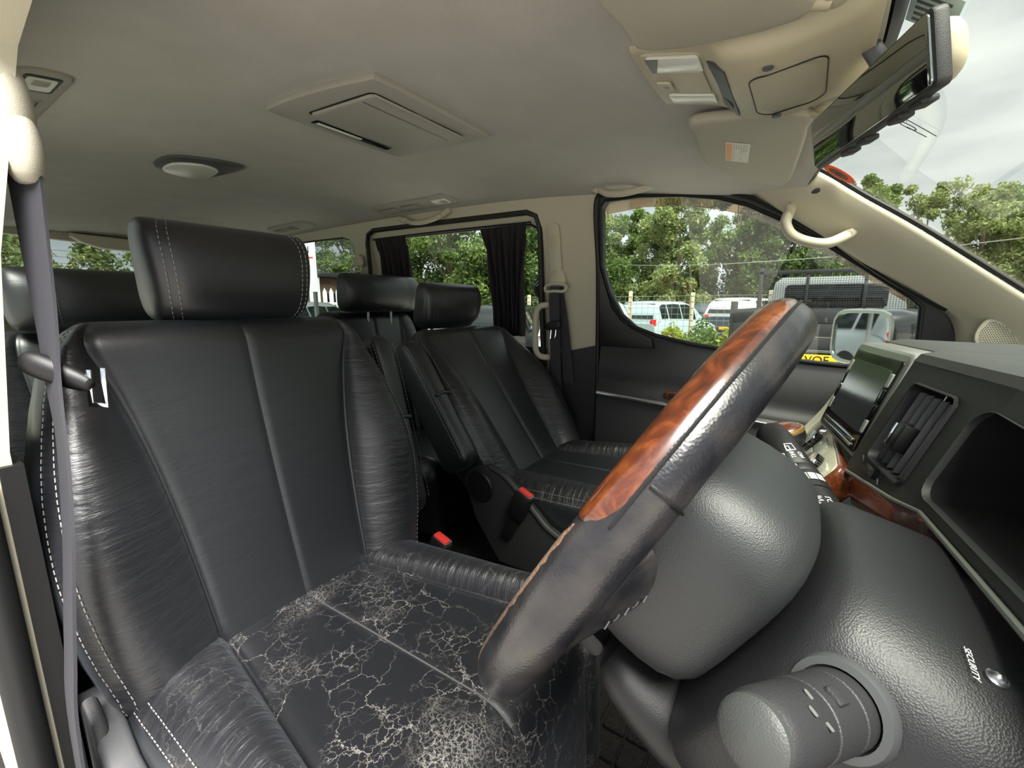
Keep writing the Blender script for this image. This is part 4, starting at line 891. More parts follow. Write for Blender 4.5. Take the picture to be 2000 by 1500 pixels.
# flip-down monitor
plain('headliner_plastic', (164,159,151), 0.6, grain=1300, gs=0.15)
mo = thing('ceiling_monitor', (-0.185,-0.02,zr(-0.185,0)), 'flat grey flip-down monitor housing folded up against the headliner', 'monitor')
OUT = [p.to_tuple()[:2] for p in spl([(-0.355,-0.225,0),(-0.20,-0.222,0),(-0.04,-0.205,0),(-0.012,-0.185,0),(-0.010,-0.02,0),(-0.012,0.145,0),(-0.04,0.165,0),(-0.20,0.180,0),(-0.345,0.178,0),(-0.372,0.150,0),(-0.375,-0.02,0),(-0.374,-0.195,0)], 3, True)]
mk('monitor_surround', ceil_prism(OUT, -0.004, 0.014, 0.005, 2), 'headliner_plastic', mo)
mk('monitor_lid', ceil_prism(rr(0.225,0.285,0.012,4,-0.180,-0.020), 0.012, 0.021, 0.003), 'headliner_plastic', mo)
mk('lid_seam', ceil_prism(rr(0.004,0.27,0.0015,2,-0.110,-0.020), 0.0205, 0.0216), 'dash_plastic', mo)
mk('lid_gap', ceil_prism(rr(0.236,0.296,0.014,4,-0.180,-0.020), 0.0125, 0.0148), 'rubber_seal', mo)
mk('lid_ridge', ceil_prism(rr(0.008,0.285,0.002,2,-0.062,-0.02), 0.018, 0.023, 0.001), 'headliner_plastic', mo)
mk('latch_strip', ceil_prism(rr(0.030,0.235,0.004,3,-0.330,-0.012), 0.012, 0.0165, 0.001), 'gloss_black', mo)
mk('latch_painted_reflection', ceil_prism(rr(0.014,0.13,0.003,3,-0.330,-0.055), 0.016, 0.0175, 0.0005), 'lamp_lens', mo)  # white bar painted in for the reflection on the gloss black strip
# dome lamp, reading lamps, air outlets
dl = thing('dome_lamp', (-1.04,-0.105,zr(-1.04,0)), 'leaf shaped dome lamp with a white lens set in the headliner', 'dome lamp')
mk('lamp_surround', ceil_prism([p.to_tuple()[:2] for p in spl([(-1.16,-0.19,0),(-1.0,-0.205,0),(-0.925,-0.12,0),(-0.915,-0.02,0),(-1.03,-0.015,0),(-1.17,-0.05,0)], 4, True)], -0.003, 0.008, 0.003), 'grey_plastic', dl)
mk('lamp_lens', ceil_prism([p.to_tuple()[:2] for p in spl([(-1.165,-0.165,0),(-1.05,-0.180,0),(-0.985,-0.12,0),(-1.02,-0.055,0),(-1.17,-0.055,0)], 4, True)], 0.006, 0.016, 0.005, 3), 'lamp_lens', dl)
def outlet(x0, x1, y, s, label, lamp=True, grilles=2):
    cx = (x0+x1)/2; w_ = x1-x0
    o = thing('roof_air_outlet', under(cx, y, 0), label, 'air vent')
    mk('outlet_panel', ceil_prism(rr(w_,0.085,0.03,5,cx,y), -0.003, 0.007, 0.003), 'headliner_plastic', o)
    for g in range(grilles):
        gx = x0+0.05+w_*0.29*g+w_*0.10
        mk('grille_frame', ceil_prism(rr(w_*0.25,0.052,0.008,3,gx,y), 0.006, 0.010, 0.001), 'headliner_plastic', o)
        mk('grille_dark', ceil_prism(rr(w_*0.22,0.040,0.005,3,gx,y), 0.0095, 0.0105), 'dash_plastic', o)
        for k in range(3): mk('grille_slat', ceil_prism(rr(w_*0.22,0.005,0.001,1,gx,y-0.012+0.012*k), 0.010, 0.0135, 0.0005), 'headliner_plastic', o)
    if lamp:
        mk('reading_lamp', ceil_prism(rr(0.085,0.045,0.008,4,x1-0.075,y), 0.006, 0.010, 0.002), 'lamp_lens', o)
        mk('lamp_switch', ceil_prism(rr(0.030,0.024,0.004,3,x1-0.060,y), 0.0095, 0.0125, 0.001), 'headliner_plastic', o)
    return o
outlet(-1.02,-0.53,0.615,1,'long roof air outlet with a reading lamp above the sliding door')
outlet(-1.95,-1.55,0.615,1,'small roof air outlet above the rear quarter window', lamp=False)
ro = outlet(-1.02,-0.53,-0.555,-1,'roof air outlet with a reading lamp above the driver side belt anchor')
mk('lamp_frame', ceil_prism(rr(0.11,0.055,0.01,4,-0.605,-0.555), 0.004, 0.0085, 0.001), 'dash_plastic', ro)
# grab handles
def handle(P, label, r=0.011, mat='beige_plastic', loc=None, lugs=True, flat=0.75, up=None):
    P = [Vector(p) for p in P]; o = thing('grab_handle', tuple(P[0]), label, 'grab handle')
    mk('handle_grip', tube(spl(P, 7), r, 12, flat=flat, up=up), mat, o)
    if lugs:
        for p, q in ((P[0], P[1]), (P[-1], P[-2])):
            d = (p-q).normalized(); m = frame(p-d*0.006, d, Vector((0,0,1)).cross(d).normalized(), d.cross(Vector((0,0,1)).cross(d).normalized()))
            mk('handle_mount', xf(box((0,0,0),(0.050,0.026,0.026),0.009,3), m), mat, o)
    return o
handle([(0.055,0.688,1.825),(0.085,0.675,1.812),(0.115,0.665,1.795),(0.17,0.66,1.787),(0.225,0.665,1.792),(0.265,0.675,1.803),(0.30,0.682,1.808)], 'folding beige grab handle on the headliner above the passenger window')
handle([(-0.93,0.692,1.825),(-0.885,0.685,1.812),(-0.85,0.675,1.798),(-0.78,0.670,1.790),(-0.71,0.675,1.797),(-0.675,0.685,1.81),(-0.64,0.692,1.825)], 'folding beige grab handle above the sliding door')
h3 = handle([(0.660,0.712,1.700),(0.652,0.690,1.672),(0.650,0.672,1.645),(0.668,0.664,1.612),(0.705,0.664,1.592),(0.748,0.668,1.584),(0.782,0.686,1.598),(0.815,0.722,1.622)], 'thick cream grab handle on the windscreen pillar', r=0.016, flat=0.85)
for p, a in (((0.657,0.688,1.680),-60), ((0.793,0.694,1.604),35)):
    mk('screw_cover', xf(prism(rr(0.030,0.013,0.005,4), 0, 0.0018, lambda x,y,d: (x,-d,y), 0.0005), Matrix.Translation(Vector(p)+Vector((0,-0.0105,0.004))) @ Matrix.Rotation(R(-a), 4, 'Y')), 'tan_plastic', h3)
handle([(-0.1555,0.772,1.420),(-0.1575,0.746,1.420),(-0.184,0.731,1.413),(-0.200,0.728,1.385),(-0.203,0.726,1.31),(-0.200,0.728,1.240),(-0.184,0.732,1.212),(-0.1575,0.750,1.205),(-0.1555,0.782,1.205)], 'upright cream grab handle on the door pillar beside the belt', r=0.0125, lugs=False)
mk('pillar_peg', join(lathe([(0.009,0.0),(0.013,0.006),(0.013,0.02),(0.010,0.022)], (0.688,0.705,1.722), (0.30,-0.9,0.1), 20), lathe([(0.011,0.0),(0.0105,0.028),(0.007,0.036),(0.0,0.038)], (0.692,0.690,1.723), (0.85,-0.5,0.12), 20)), 'dash_plastic', None, label='small dark cylindrical sensor on the windscreen pillar above the handle', cat='sensor')
# sun visors
def visor(s, label, tag=True):
    P = [(0.508,0.142),(0.490,0.22),(0.478,0.34),(0.480,0.43),(0.505,0.485),(0.56,0.545),(0.615,0.585),(0.645,0.575),(0.662,0.52),(0.682,0.36),(0.692,0.24),(0.688,0.152)]
    dy = 0.0 if s > 0 else 0.008
    pts = [(p.x, s*(p.y+dy)) for p in spl([(a, b, 0) for a, b in P], 4, True)]
    o = thing('sun_visor', under(0.58, s*0.3, 0.02), label, 'sun visor')
    mk('visor_panel', ceil_prism(pts, 0.010, 0.032, 0.009, 3), 'visor_vinyl', o)
    mk('visor_pivot', join(tube([under(0.685,s*(0.175+dy),0.022), under(0.715,s*(0.165+dy),0.024)], 0.008, 10), lathe([(0.016,0.0),(0.017,0.006),(0.012,0.012),(0.0,0.013)], under(0.718,s*(0.165+dy),0.014), (0,0,-1), 20)), 'tan_plastic', o)
    return o
v1 = visor(1, 'sun visor with a printed warning label on the passenger side')
def lab(a, b): return (0.545+0.046*a-0.018*b, 0.262+0.125*b+0.024*a)
def labp(a0, a1, b0, b1, d): return ceil_prism([lab(a0,b0), lab(a1,b0), lab(a1,b1), lab(a0,b1)], 0.0322, d)
mk('warning_label', labp(0,1,0,1,0.0330), 'label_white', v1, smooth=False)
mk('label_stripe', labp(0.03,0.27,0.03,0.97,0.0333), 'label_orange', v1, smooth=False)
for k in range(6): mk('label_line', labp(0.34+0.10*k,0.36+0.10*k,0.06,0.92-0.07*(k%3),0.0333), 'grey_print', v1, smooth=False)
mk('label_warning_print', join(*[labp(0.10,0.20,0.36+0.09*k,0.41+0.09*k,0.0336) for k in range(3)]), 'sticker_red', v1, smooth=False)
mk('label_figure', join(labp(0.88,0.90,0.50,0.85,0.0334), labp(0.80,0.90,0.60,0.63,0.0334), labp(0.78,0.90,0.72,0.75,0.0334)), 'print_black', v1, smooth=False)
v0 = visor(-1, 'sun visor with a vanity lamp above the driver')
mk('vanity_lamp', ceil_prism(rr(0.03,0.10,0.008,4,0.52,-0.36), 0.031, 0.035, 0.001), 'lamp_lens', v0)
# overhead console
oc = thing('overhead_console', under(0.6,0,0), 'tan overhead console with map lamps and a sunglasses holder', 'overhead console')
CW = [(0.462,0.104),(0.52,0.112),(0.58,0.122),(0.66,0.128),(0.76,0.122)]
CD = [(0.462,0.004),(0.50,0.008),(0.545,0.012),(0.575,0.016),(0.592,0.034),(0.61,0.040),(0.655,0.040),(0.69,0.030),(0.72,0.020),(0.752,0.010),(0.768,0.003)]
rings = []
for x in [0.462,0.475,0.50,0.53,0.56,0.58,0.592,0.602,0.62,0.65,0.68,0.71,0.735,0.75,0.76,0.768]:
    w_ = sm(CW, x); d = interp(CD, x)
    rings.append([(x,-w_-0.010,zr(x,w_)+0.004),(x,-w_-0.004,zr(x,w_)-0.004-d*0.3),(x,-w_+0.004,zr(x,w_)-d*0.8-0.003),(x,-w_+0.016,zr(x,w_)-d-0.004),(x,0,zr(x,0)-d-0.006),(x,w_-0.016,zr(x,w_)-d-0.004),(x,w_-0.004,zr(x,w_)-d*0.8-0.003),(x,w_+0.004,zr(x,w_)-0.004-d*0.3),(x,w_+0.010,zr(x,w_)+0.004)])
mk('console_body', loft(rings, True), 'tan_plastic', oc, angle=50)
def cz(x, d): return zr(x, 0)-interp(CD, x)-0.006-d
def oprism(pts, d0, d1, bev=0): return prism(pts, d0, d1, lambda a,b,d: (a, b, cz(a, d)+0.0015*(abs(b)/0.1)**2), bev)
mk('lamp_bay', oprism(rr(0.092,0.180,0.010,4,0.520,-0.012), -0.002, 0.0015), 'beige_plastic', oc)
for s, y in ((-1,-0.078),(1,0.054)):
    mk('map_lamp', oprism(rr(0.078,0.046 if s < 0 else 0.038,0.006,4,0.522,y), 0.001, 0.006, 0.002), 'lamp_lens', oc, label='white map lamp lens')
mk('lamp_reflector', oprism([(0.483,-0.100),(0.503,-0.100),(0.490,-0.058),(0.483,-0.058)], 0.0055, 0.0068), 'dash_silver', oc)
mk('door_lamp_switch', oprism(rr(0.024,0.030,0.004,3,0.488,0.0), 0.001, 0.0055, 0.001), 'beige_plastic', oc)
mk('switch_print', oprism(rr(0.008,0.010,0.002,2,0.490,0.0), 0.0054, 0.0060), 'grey_print', oc, smooth=False)
mk('switch_panel', oprism(rr(0.052,0.078,0.004,3,0.532,-0.010), 0.001, 0.004, 0.001), 'tan_plastic', oc)
mk('dark_panel', oprism(rr(0.026,0.178,0.004,3,0.581,0.006), -0.003, 0.0022, 0.001), 'dash_plastic', oc)
mk('panel_button', oprism(rr(0.014,0.024,0.002,3,0.580,0.055), 0.002, 0.0045, 0.001), 'black_plastic', oc)
GD = rr(0.094,0.150,0.022,5,0.670,0.010)
mk('holder_gap', tube([(a, b, cz(a, 0.0002)) for a, b in GD], 0.0011, 6, closed=True), 'rubber_seal', oc)
mk('holder_door', oprism(GD, -0.003, 0.0012, 0.0008), 'tan_plastic', oc)
for y in (-0.086,0.098): mk('screw_cap', lathe([(0.007,0),(0.007,0.0015),(0.0,0.002)], (0.650,y,cz(0.65,-0.001)), (0,0,-1), 16), 'grey_plastic', oc)
# rear view mirror
rm = thing('rear_view_mirror', (0.757,0,1.70), 'wide dark rear view mirror hanging from the windscreen above the dashboard', 'rear view mirror')
MA, MB_ = Vector((0.710,0.150,1.693)), Vector((0.814,-0.150,1.689)); mx_ = (MB_-MA).normalized(); mn = Vector((-0.94,-0.33,-0.20)); mn = (mn-mx_*mn.dot(mx_)).normalized(); mz = mn.cross(mx_); mz = mz if mz.z > 0 else -mz; mc = (MA+MB_)/2
def mpz(a, b, d): return mc+mx_*a+mz*b+mn*d
mk('mirror_glass', prism(rr(0.312,0.072,0.006,4), 0.002, 0.006, lambda a,b,d: mpz(a,b,d), 0.001), 'mirror_face', rm, label='dark reflecting mirror face')
mk('mirror_bezel', prism(rr(0.320,0.080,0.008,4), -0.012, 0.003, lambda a,b,d: mpz(a,b,d), 0.003), 'dark_plastic', rm)
mk('mirror_shell', prism(rr(0.245,0.066,0.026,6,0.022,0.004), -0.040, -0.010, lambda a,b,d: mpz(a,b,d), 0.012, 3), 'tan_plastic', rm)
for a in (-0.06,-0.01,0.07,0.115): mk('mirror_clip', prism(rr(0.026,0.008,0.003,3,a,-0.042), -0.018, 0.001, lambda x,y,d: mpz(x,y,d), 0.003), 'dark_plastic', rm)
mk('mirror_stem', tube([(0.760,-0.010,1.768),(0.772,-0.008,1.748),(0.790,-0.004,1.715),mpz(0.0,0.0,-0.03)], 0.012, 12, flat=0.6), 'grey_plastic', rm)

# ================================================================== belts, curtains, mat
pb = thing('passenger_belt', (-0.12,0.76,0.6), 'grey seat belt hanging from a cream anchor on the door pillar', 'seat belt')
mk('belt_anchor', loft([[Vector((-0.118+hw*math.cos(2*math.pi*k/20), 0.757-dy+hd*math.sin(2*math.pi*k/20), z)) for k in range(20)] for z, hw, hd, dy in ((1.568,0.006,0.006,-0.006),(1.563,0.020,0.016,-0.006),(1.545,0.030,0.020,-0.003),(1.525,0.038,0.020,0.0),(1.505,0.040,0.014,0.004),(1.497,0.036,0.008,0.006))]), 'beige_plastic', pb, sub=1)
mk('anchor_loop', tube(spl([(-0.160,0.742,1.497),(-0.118,0.735,1.503),(-0.076,0.742,1.497),(-0.072,0.738,1.480),(-0.085,0.733,1.472),(-0.118,0.731,1.474),(-0.151,0.733,1.472),(-0.164,0.738,1.480)], 4, True), 0.0065, 10, closed=True), 'beige_plastic', pb)
mk('webbing_front', ribbon(spl([(-0.118,0.738,1.492),(-0.118,0.730,1.44),(-0.117,0.750,1.2),(-0.112,0.764,0.95),(-0.105,0.766,0.62)], 6), (1,0,0), 0.046), 'webbing', pb)
mk('webbing_back', ribbon(spl([(-0.112,0.748,1.490),(-0.095,0.766,1.35),(-0.080,0.779,1.2),(-0.070,0.781,1.1)], 6), (1,0,0), 0.046), 'webbing', pb)
tg = mk('belt_tongue', prism(rr(0.066,0.034,0.014,4,-0.117,1.338), -0.008, 0.008, lambda a,b,d: (a, 0.725+d, b+0.15*(a+0.117)), 0.005), 'black_plastic', pb)
mk('tongue_plate', join(tube([(-0.125,0.723,1.322),(-0.128,0.722,1.285),(-0.112,0.722,1.283),(-0.105,0.722,1.300),(-0.104,0.723,1.322)], 0.0028, 8)), 'chrome', tg)
bb = thing('driver_belt', (-0.04,-0.71,0.6), 'grey seat belt hanging beside the driver seat with its tongue loose', 'seat belt')
mk('belt_anchor', loft([[Vector((-0.045+hd*math.cos(2*math.pi*k/20), -0.697-dy*0+hw*math.sin(2*math.pi*k/20), z)) for k in range(20)] for z, hw, hd, dy in ((1.690,0.005,0.008,0),(1.682,0.014,0.022,0),(1.66,0.020,0.028,0),(1.635,0.021,0.030,0),(1.61,0.019,0.026,0),(1.602,0.011,0.018,0))]), 'visor_vinyl', bb, sub=1)
mk('anchor_guide', loft([[Vector((-0.035+hd*math.cos(2*math.pi*k/20), -0.694+hw*math.sin(2*math.pi*k/20), z)) for k in range(20)] for z, hw, hd in ((1.635,0.010,0.014),(1.615,0.017,0.026),(1.590,0.019,0.030),(1.565,0.015,0.025),(1.556,0.008,0.015))]), 'visor_vinyl', bb, sub=1)
sd = Vector((0.75,0.66,0.0))
mk('webbing_upper', ribbon(spl([(-0.038,-0.696,1.575),(-0.034,-0.699,1.48),(-0.024,-0.703,1.40),(-0.010,-0.709,1.33),(0.015,-0.716,1.25),(0.045,-0.730,1.15),(0.052,-0.747,1.02),(0.050,-0.757,0.90),(0.045,-0.762,0.55)], 6), [tuple(Vector((0.90,0.43,0)).lerp(Vector((1.0,-0.02,0)), min(1, i/22))) for i in range(49)], 0.046), 'webbing', bb)
tm = Matrix.Translation((-0.012,-0.704,1.340)) @ Matrix.Rotation(R(41), 4, 'Z') @ Matrix.Rotation(R(26), 4, 'Y')
tg = mk('belt_tongue', xf(loft([[Vector((x, hy*math.cos(2*math.pi*k/18), hz*math.sin(2*math.pi*k/18)*1.0)) for k in range(18)] for x, hy, hz in ((-0.040,0.003,0.006),(-0.037,0.009,0.013),(-0.022,0.013,0.016),(0.0,0.012,0.015),(0.022,0.010,0.013),(0.037,0.008,0.010),(0.041,0.003,0.004))]), tm), 'black_plastic', bb, sub=1)
mk('tongue_plate', xf(join(box((0.050,0.0,-0.014),(0.006,0.003,0.045),0.001), box((0.034,0.0,-0.017),(0.006,0.003,0.045),0.001), box((0.042,0,-0.038),(0.022,0.003,0.006),0.001)), tm @ Matrix.Rotation(R(-22), 4, 'Y')), 'chrome', tg)
ra = thing('rear_belt_anchor', (-1.31,0.735,1.65), 'cream belt anchor on the pillar behind the sliding door', 'belt anchor')
mk('anchor_body', loft([[Vector((-1.31+hw*math.cos(2*math.pi*k/16), 0.730-0.008+0.02*math.sin(2*math.pi*k/16), z)) for k in range(16)] for z, hw in ((1.685,0.012),(1.675,0.028),(1.65,0.038),(1.63,0.036),(1.622,0.02))]), 'beige_plastic', ra)
mk('anchor_loop', tube(spl([(-1.345,0.705,1.628),(-1.31,0.70,1.632),(-1.275,0.705,1.628),(-1.27,0.703,1.60),(-1.31,0.70,1.595),(-1.35,0.703,1.60)], 4, True), 0.006, 8, closed=True), 'beige_plastic', ra)
mk('webbing', ribbon([(-1.31,0.70,1.60),(-1.30,0.70,1.45),(-1.29,0.71,1.2)], (1,0,0), 0.045), 'webbing', ra)
def curtain(x0, x1, b0, b1, zt, zb, folds, label):
    o = thing('window_curtain', ((x0+x1)/2, 0.77, zt), label, 'curtain', 'sliding door window curtains')
    def f(u, v):
        z = zt-(zt-zb)*v; pinch = 1.0-0.10*math.sin(math.pi*min(1, v*1.1)); xa, xb = x0+(b0-x0)*v, x1+(b1-x1)*v; mid = (xa+xb)/2
        x = mid+(xa-mid+(xb-xa)*u)*pinch+0.004*math.sin(7*v+20*u); am = 0.004+0.013*min(1, v*3)
        return (x, Yl(z)-0.012+am*math.sin(2*math.pi*folds*u+0.8*math.sin(3*v+u*5)), z)
    c = mk('curtain_cloth', grid(f, ls(0,1,folds*10), ls(0.085,1,22)), 'curtain_cloth', o)
    mk('curtain_heading', grid(lambda u, v: (lambda p: (p[0], p[1]-0.006, p[2]))(f(u, v)), ls(0,1,folds*10), ls(0,0.11,4)), 'curtain_cloth', o)
    for q in (c,): s_ = q.modifiers.new('thickness', 'SOLIDIFY'); s_.thickness = 0.002
curtain(-0.470,-0.236,-0.462,-0.300,1.738,1.285,7,'black gathered curtain at the front end of the sliding door window')
curtain(-1.150,-0.925,-1.20,-0.89,1.748,1.25,6,'black gathered curtain at the rear end of the sliding door window')
mk('curtain_rail', tube([(-1.17,Yl(1.748)-0.012,1.750),(-0.70,Yl(1.748)-0.012,1.748),(-0.22,Yl(1.74)-0.012,1.741)], 0.005, 8), 'black_plastic', None, label='thin black curtain rail along the top of the sliding door window', cat='curtain rail')
fm = thing('floor_mat', (0.72,-0.12,0.5), 'black ribbed carpet mat on the floor in front of the driver seat', 'floor mat')
mk('mat_base', box((0.795,-0.15,0.507),(0.72,0.60,0.014),0.004), 'carpet', fm)
b0 = None
for i in range(12):
    for j in range(9):
        x, y = 0.47+0.052*i, -0.42+0.066*j
        if b0 is None: b0 = mk('mat_block', box((0.72,-0.12,0.5),(0.046,0.060,0.012),0.004), 'carpet', fm)
        o = b0 if i == j == 0 else b0.copy()
        if o is not b0: col.objects.link(o); o.parent = fm
        o.location = (x-0.72, y+0.12, 0.018)
# ================================================================== outdoors
mk('ground', box((0,10,-0.05),(160,160,0.1)), 'ground', kind='structure', smooth=False, label='rough gravel and grass of the car park')
def tree_mesh(seed, H, rx, base, nl, leaf, twigs=9):
    rnd = random.Random(seed); blobs = []
    for k in range(80):
        t = rnd.random(); a = rnd.uniform(0, 2*math.pi); rad = rx*(0.25+0.75*math.sin(math.pi*(0.18+0.74*t)))*rnd.uniform(0.3, 0.85)
        blobs.append((Vector((rad*math.cos(a), rad*math.sin(a), base+(H-base)*(0.05+0.88*t))), rx*rnd.uniform(0.13, 0.27)*(1.15-0.5*t)))
    V, F = [], []
    for i in range(nl):
        c, r = blobs[rnd.randrange(len(blobs))]
        d = Vector((rnd.gauss(0,1), rnd.gauss(0,1), rnd.gauss(0,0.8))).normalized()*(r*rnd.random()**0.45); p = c+d
        n = Vector((rnd.gauss(0,1), rnd.gauss(0,1), rnd.gauss(0.5,1))).normalized(); t = n.orthogonal().normalized(); t = Matrix.Rotation(rnd.uniform(0, 6.28), 3, n) @ t; b = n.cross(t)
        s = leaf*rnd.uniform(0.6, 1.35); k = len(V)
        V += [tuple(p-t*s), tuple(p+b*s*0.45), tuple(p+t*s), tuple(p-b*s*0.45)]; F.append((k, k+1, k+2, k+3))
    tr = [tube(spl([(0,0,-0.1),(0.1,0.05,base*0.6),(0.0,0.15,base+(H-base)*0.35),(0.1,0.1,base+(H-base)*0.8)], 4), [0.16*(1-0.85*i/12) for i in range(13)], 8)]
    for c, r in blobs[:twigs]:
        z0 = max(0.4, c.z*0.55); tr.append(tube(spl([(0.05,0.1,z0),tuple(Vector((c.x*0.5,c.y*0.5,(z0+c.z)/2+0.2))),tuple(c)], 4), [0.07*(1-0.8*i/8) for i in range(9)], 6))
    return (V, F), join(*tr)
TM = {}
def tree(kind, x, y, sc_, rz, mat, label, group):
    if kind not in TM:
        (lv, tr) = tree_mesh(*kind); TM[kind] = {}
        TM[kind]['t'] = tr; TM[kind]['l'] = lv; TM[kind]['m'] = {}
    o = bpy.data.objects.new('tree', None); col.objects.link(o); o.location = (x, y, 0); o.rotation_euler = (0, 0, rz); o.scale = (sc_, sc_, sc_); LOC[o] = Vector((0,0,0))
    finish(o, label, 'tree', group)
    if mat not in TM[kind]['m']:
        f = mk('foliage', TM[kind]['l'], mat, o, smooth=False); t = mk('trunk', TM[kind]['t'], 'bark', o); TM[kind]['m'][mat] = (f, t)
    else:
        for q in TM[kind]['m'][mat]:
            c = q.copy(); col.objects.link(c); c.parent = o
    return o
KA = (1, 8.2, 3.0, 0.6, 24000, 0.105); KB = (7, 8.6, 2.7, 0.9, 20000, 0.10); KC = (12, 7.2, 2.6, 0.3, 22000, 0.095)
rnd = random.Random(5)
far = 'tall tree in the belt of trees beyond the parked cars'
for i, (x, y, k, m_, s) in enumerate([(-15,27,KA,'leaf',0.95),(-11.8,27.5,KB,'leaf_pale',0.92),(-9,29,KC,'leaf',1.10),(-6.2,27,KA,'leaf_pale',1.02),(-3.2,28.5,KB,'leaf',1.05),(-0.4,27.5,KC,'leaf_dark',1.15),(2.2,28.5,KA,'leaf',0.98),(5.0,28,KB,'leaf_pale',0.86),(7.6,27,KC,'leaf',0.93),(10.4,26,KA,'leaf_dark',0.90),(13.2,25,KB,'leaf',0.98),(16.2,24,KC,'leaf_pale',1.15),(6.2,24.5,KC,'leaf_pale',0.88),(8.8,22.5,KB,'leaf',0.78),(11.6,21.5,KC,'leaf_dark',0.98),(14.4,20.5,KA,'leaf',0.95),(9.8,29,KC,'leaf_dark',1.1),(14,29,KA,'leaf_pale',1.1),(19.5,21,KB,'leaf',1.0),(22.5,18,KA,'leaf_dark',1.0),(25,14.5,KC,'leaf_pale',1.15),(27,10.5,KB,'leaf',1.0),(28,6,KA,'leaf_dark',1.0),(28.5,1.5,KC,'leaf',1.15),(-13,32,KB,'leaf_dark',1.0),(-7.5,33,KA,'leaf_dark',1.0),(-1.5,33,KC,'leaf_dark',1.15),(4,33,KA,'leaf_dark',0.85),(-18.5,26,KC,'leaf',1.1)]):
    tree(k, x, y, s, rnd.uniform(0, 6), m_, {'leaf': 'mid green', 'leaf_pale': 'pale green', 'leaf_dark': 'dark green'}[m_]+' '+far, 'belt of trees beyond the cars')
near = 'dark dense tree close beyond the sliding door window'
for x, y, k, m_, s in [(-6.9,13.9,KA,'leaf_dark',0.85),(-9.6,14.6,KC,'leaf_dark',1.05),(-12.2,13.4,KB,'leaf',0.95),(-15.0,14.8,KA,'leaf_dark',0.95)]:
    tree(k, x, y, s, rnd.uniform(0, 6), m_, near if m_ == 'leaf_dark' else 'brighter green tree among the dark trees beyond the sliding door window', 'trees close to the sliding door')
for x, y, k, m_, s in [(-24,-4,KB,'leaf_pale',0.9),(-22,-0.5,KC,'leaf_pale',1.0),(-23,3.5,KA,'leaf_pale',0.9),(-21,7.5,KB,'leaf',0.85),(-17.6,8.8,KC,'leaf',0.9),(-16.4,12.0,KB,'leaf',0.85)]:
    tree(k, x, y, s, rnd.uniform(0, 6), m_, 'pale tree standing behind the rear window' if m_ == 'leaf_pale' else 'mid green tree standing beyond the rear quarter window', 'trees behind the tailgate')
def bush(x, y, s, sz, mat, label, seed, nl=2600):
    r2 = random.Random(seed); V, F = [], []
    for i in range(nl):
        d = Vector((r2.gauss(0,0.4), r2.gauss(0,0.4), 0)); d = d*min(1, 0.95/max(d.length, 1e-6)); z = r2.random()**0.8*(1-min(0.9, d.length*0.75)); p = Vector((d.x*s, d.y*s, z*sz))
        n = Vector((r2.gauss(0,1), r2.gauss(0,1), r2.gauss(0,0.6))).normalized(); t = (n.orthogonal().normalized()+Vector((0,0,0.8))).normalized(); b = n.cross(t).normalized(); q = 0.045*r2.uniform(0.6, 1.5); k = len(V)
        V += [tuple(p-t*q), tuple(p+b*q*0.4), tuple(p+t*q), tuple(p-b*q*0.4)]; F.append((k, k+1, k+2, k+3))
    o = thing('bush', (x, y, 0), label, 'bush'); V = [tuple(Vector(v)+Vector((x,y,0))) for v in V]
    mk('foliage', (V, F), mat, o, smooth=False)
    mk('stems', join(*[tube([(x,y,-0.02),(x+0.3*s*math.cos(k*1.3),y+0.3*s*math.sin(k*1.3),sz*0.7)], 0.012, 5) for k in range(6)]), 'bark', o)
bush(-1.95,10.0,0.7,1.05,'leaf_lime','yellow green bush growing in front of the pale hatchback',3)
bush(-0.95,8.2,0.75,1.25,'leaf','green bush growing beside the truck tail',4)
bush(-1.75,8.9,0.75,0.85,'straw','dry straw coloured weeds between the two bushes',5)
bush(-0.35,7.4,0.45,1.15,'leaf_lime','small lime green bush touching the truck dropside',6)
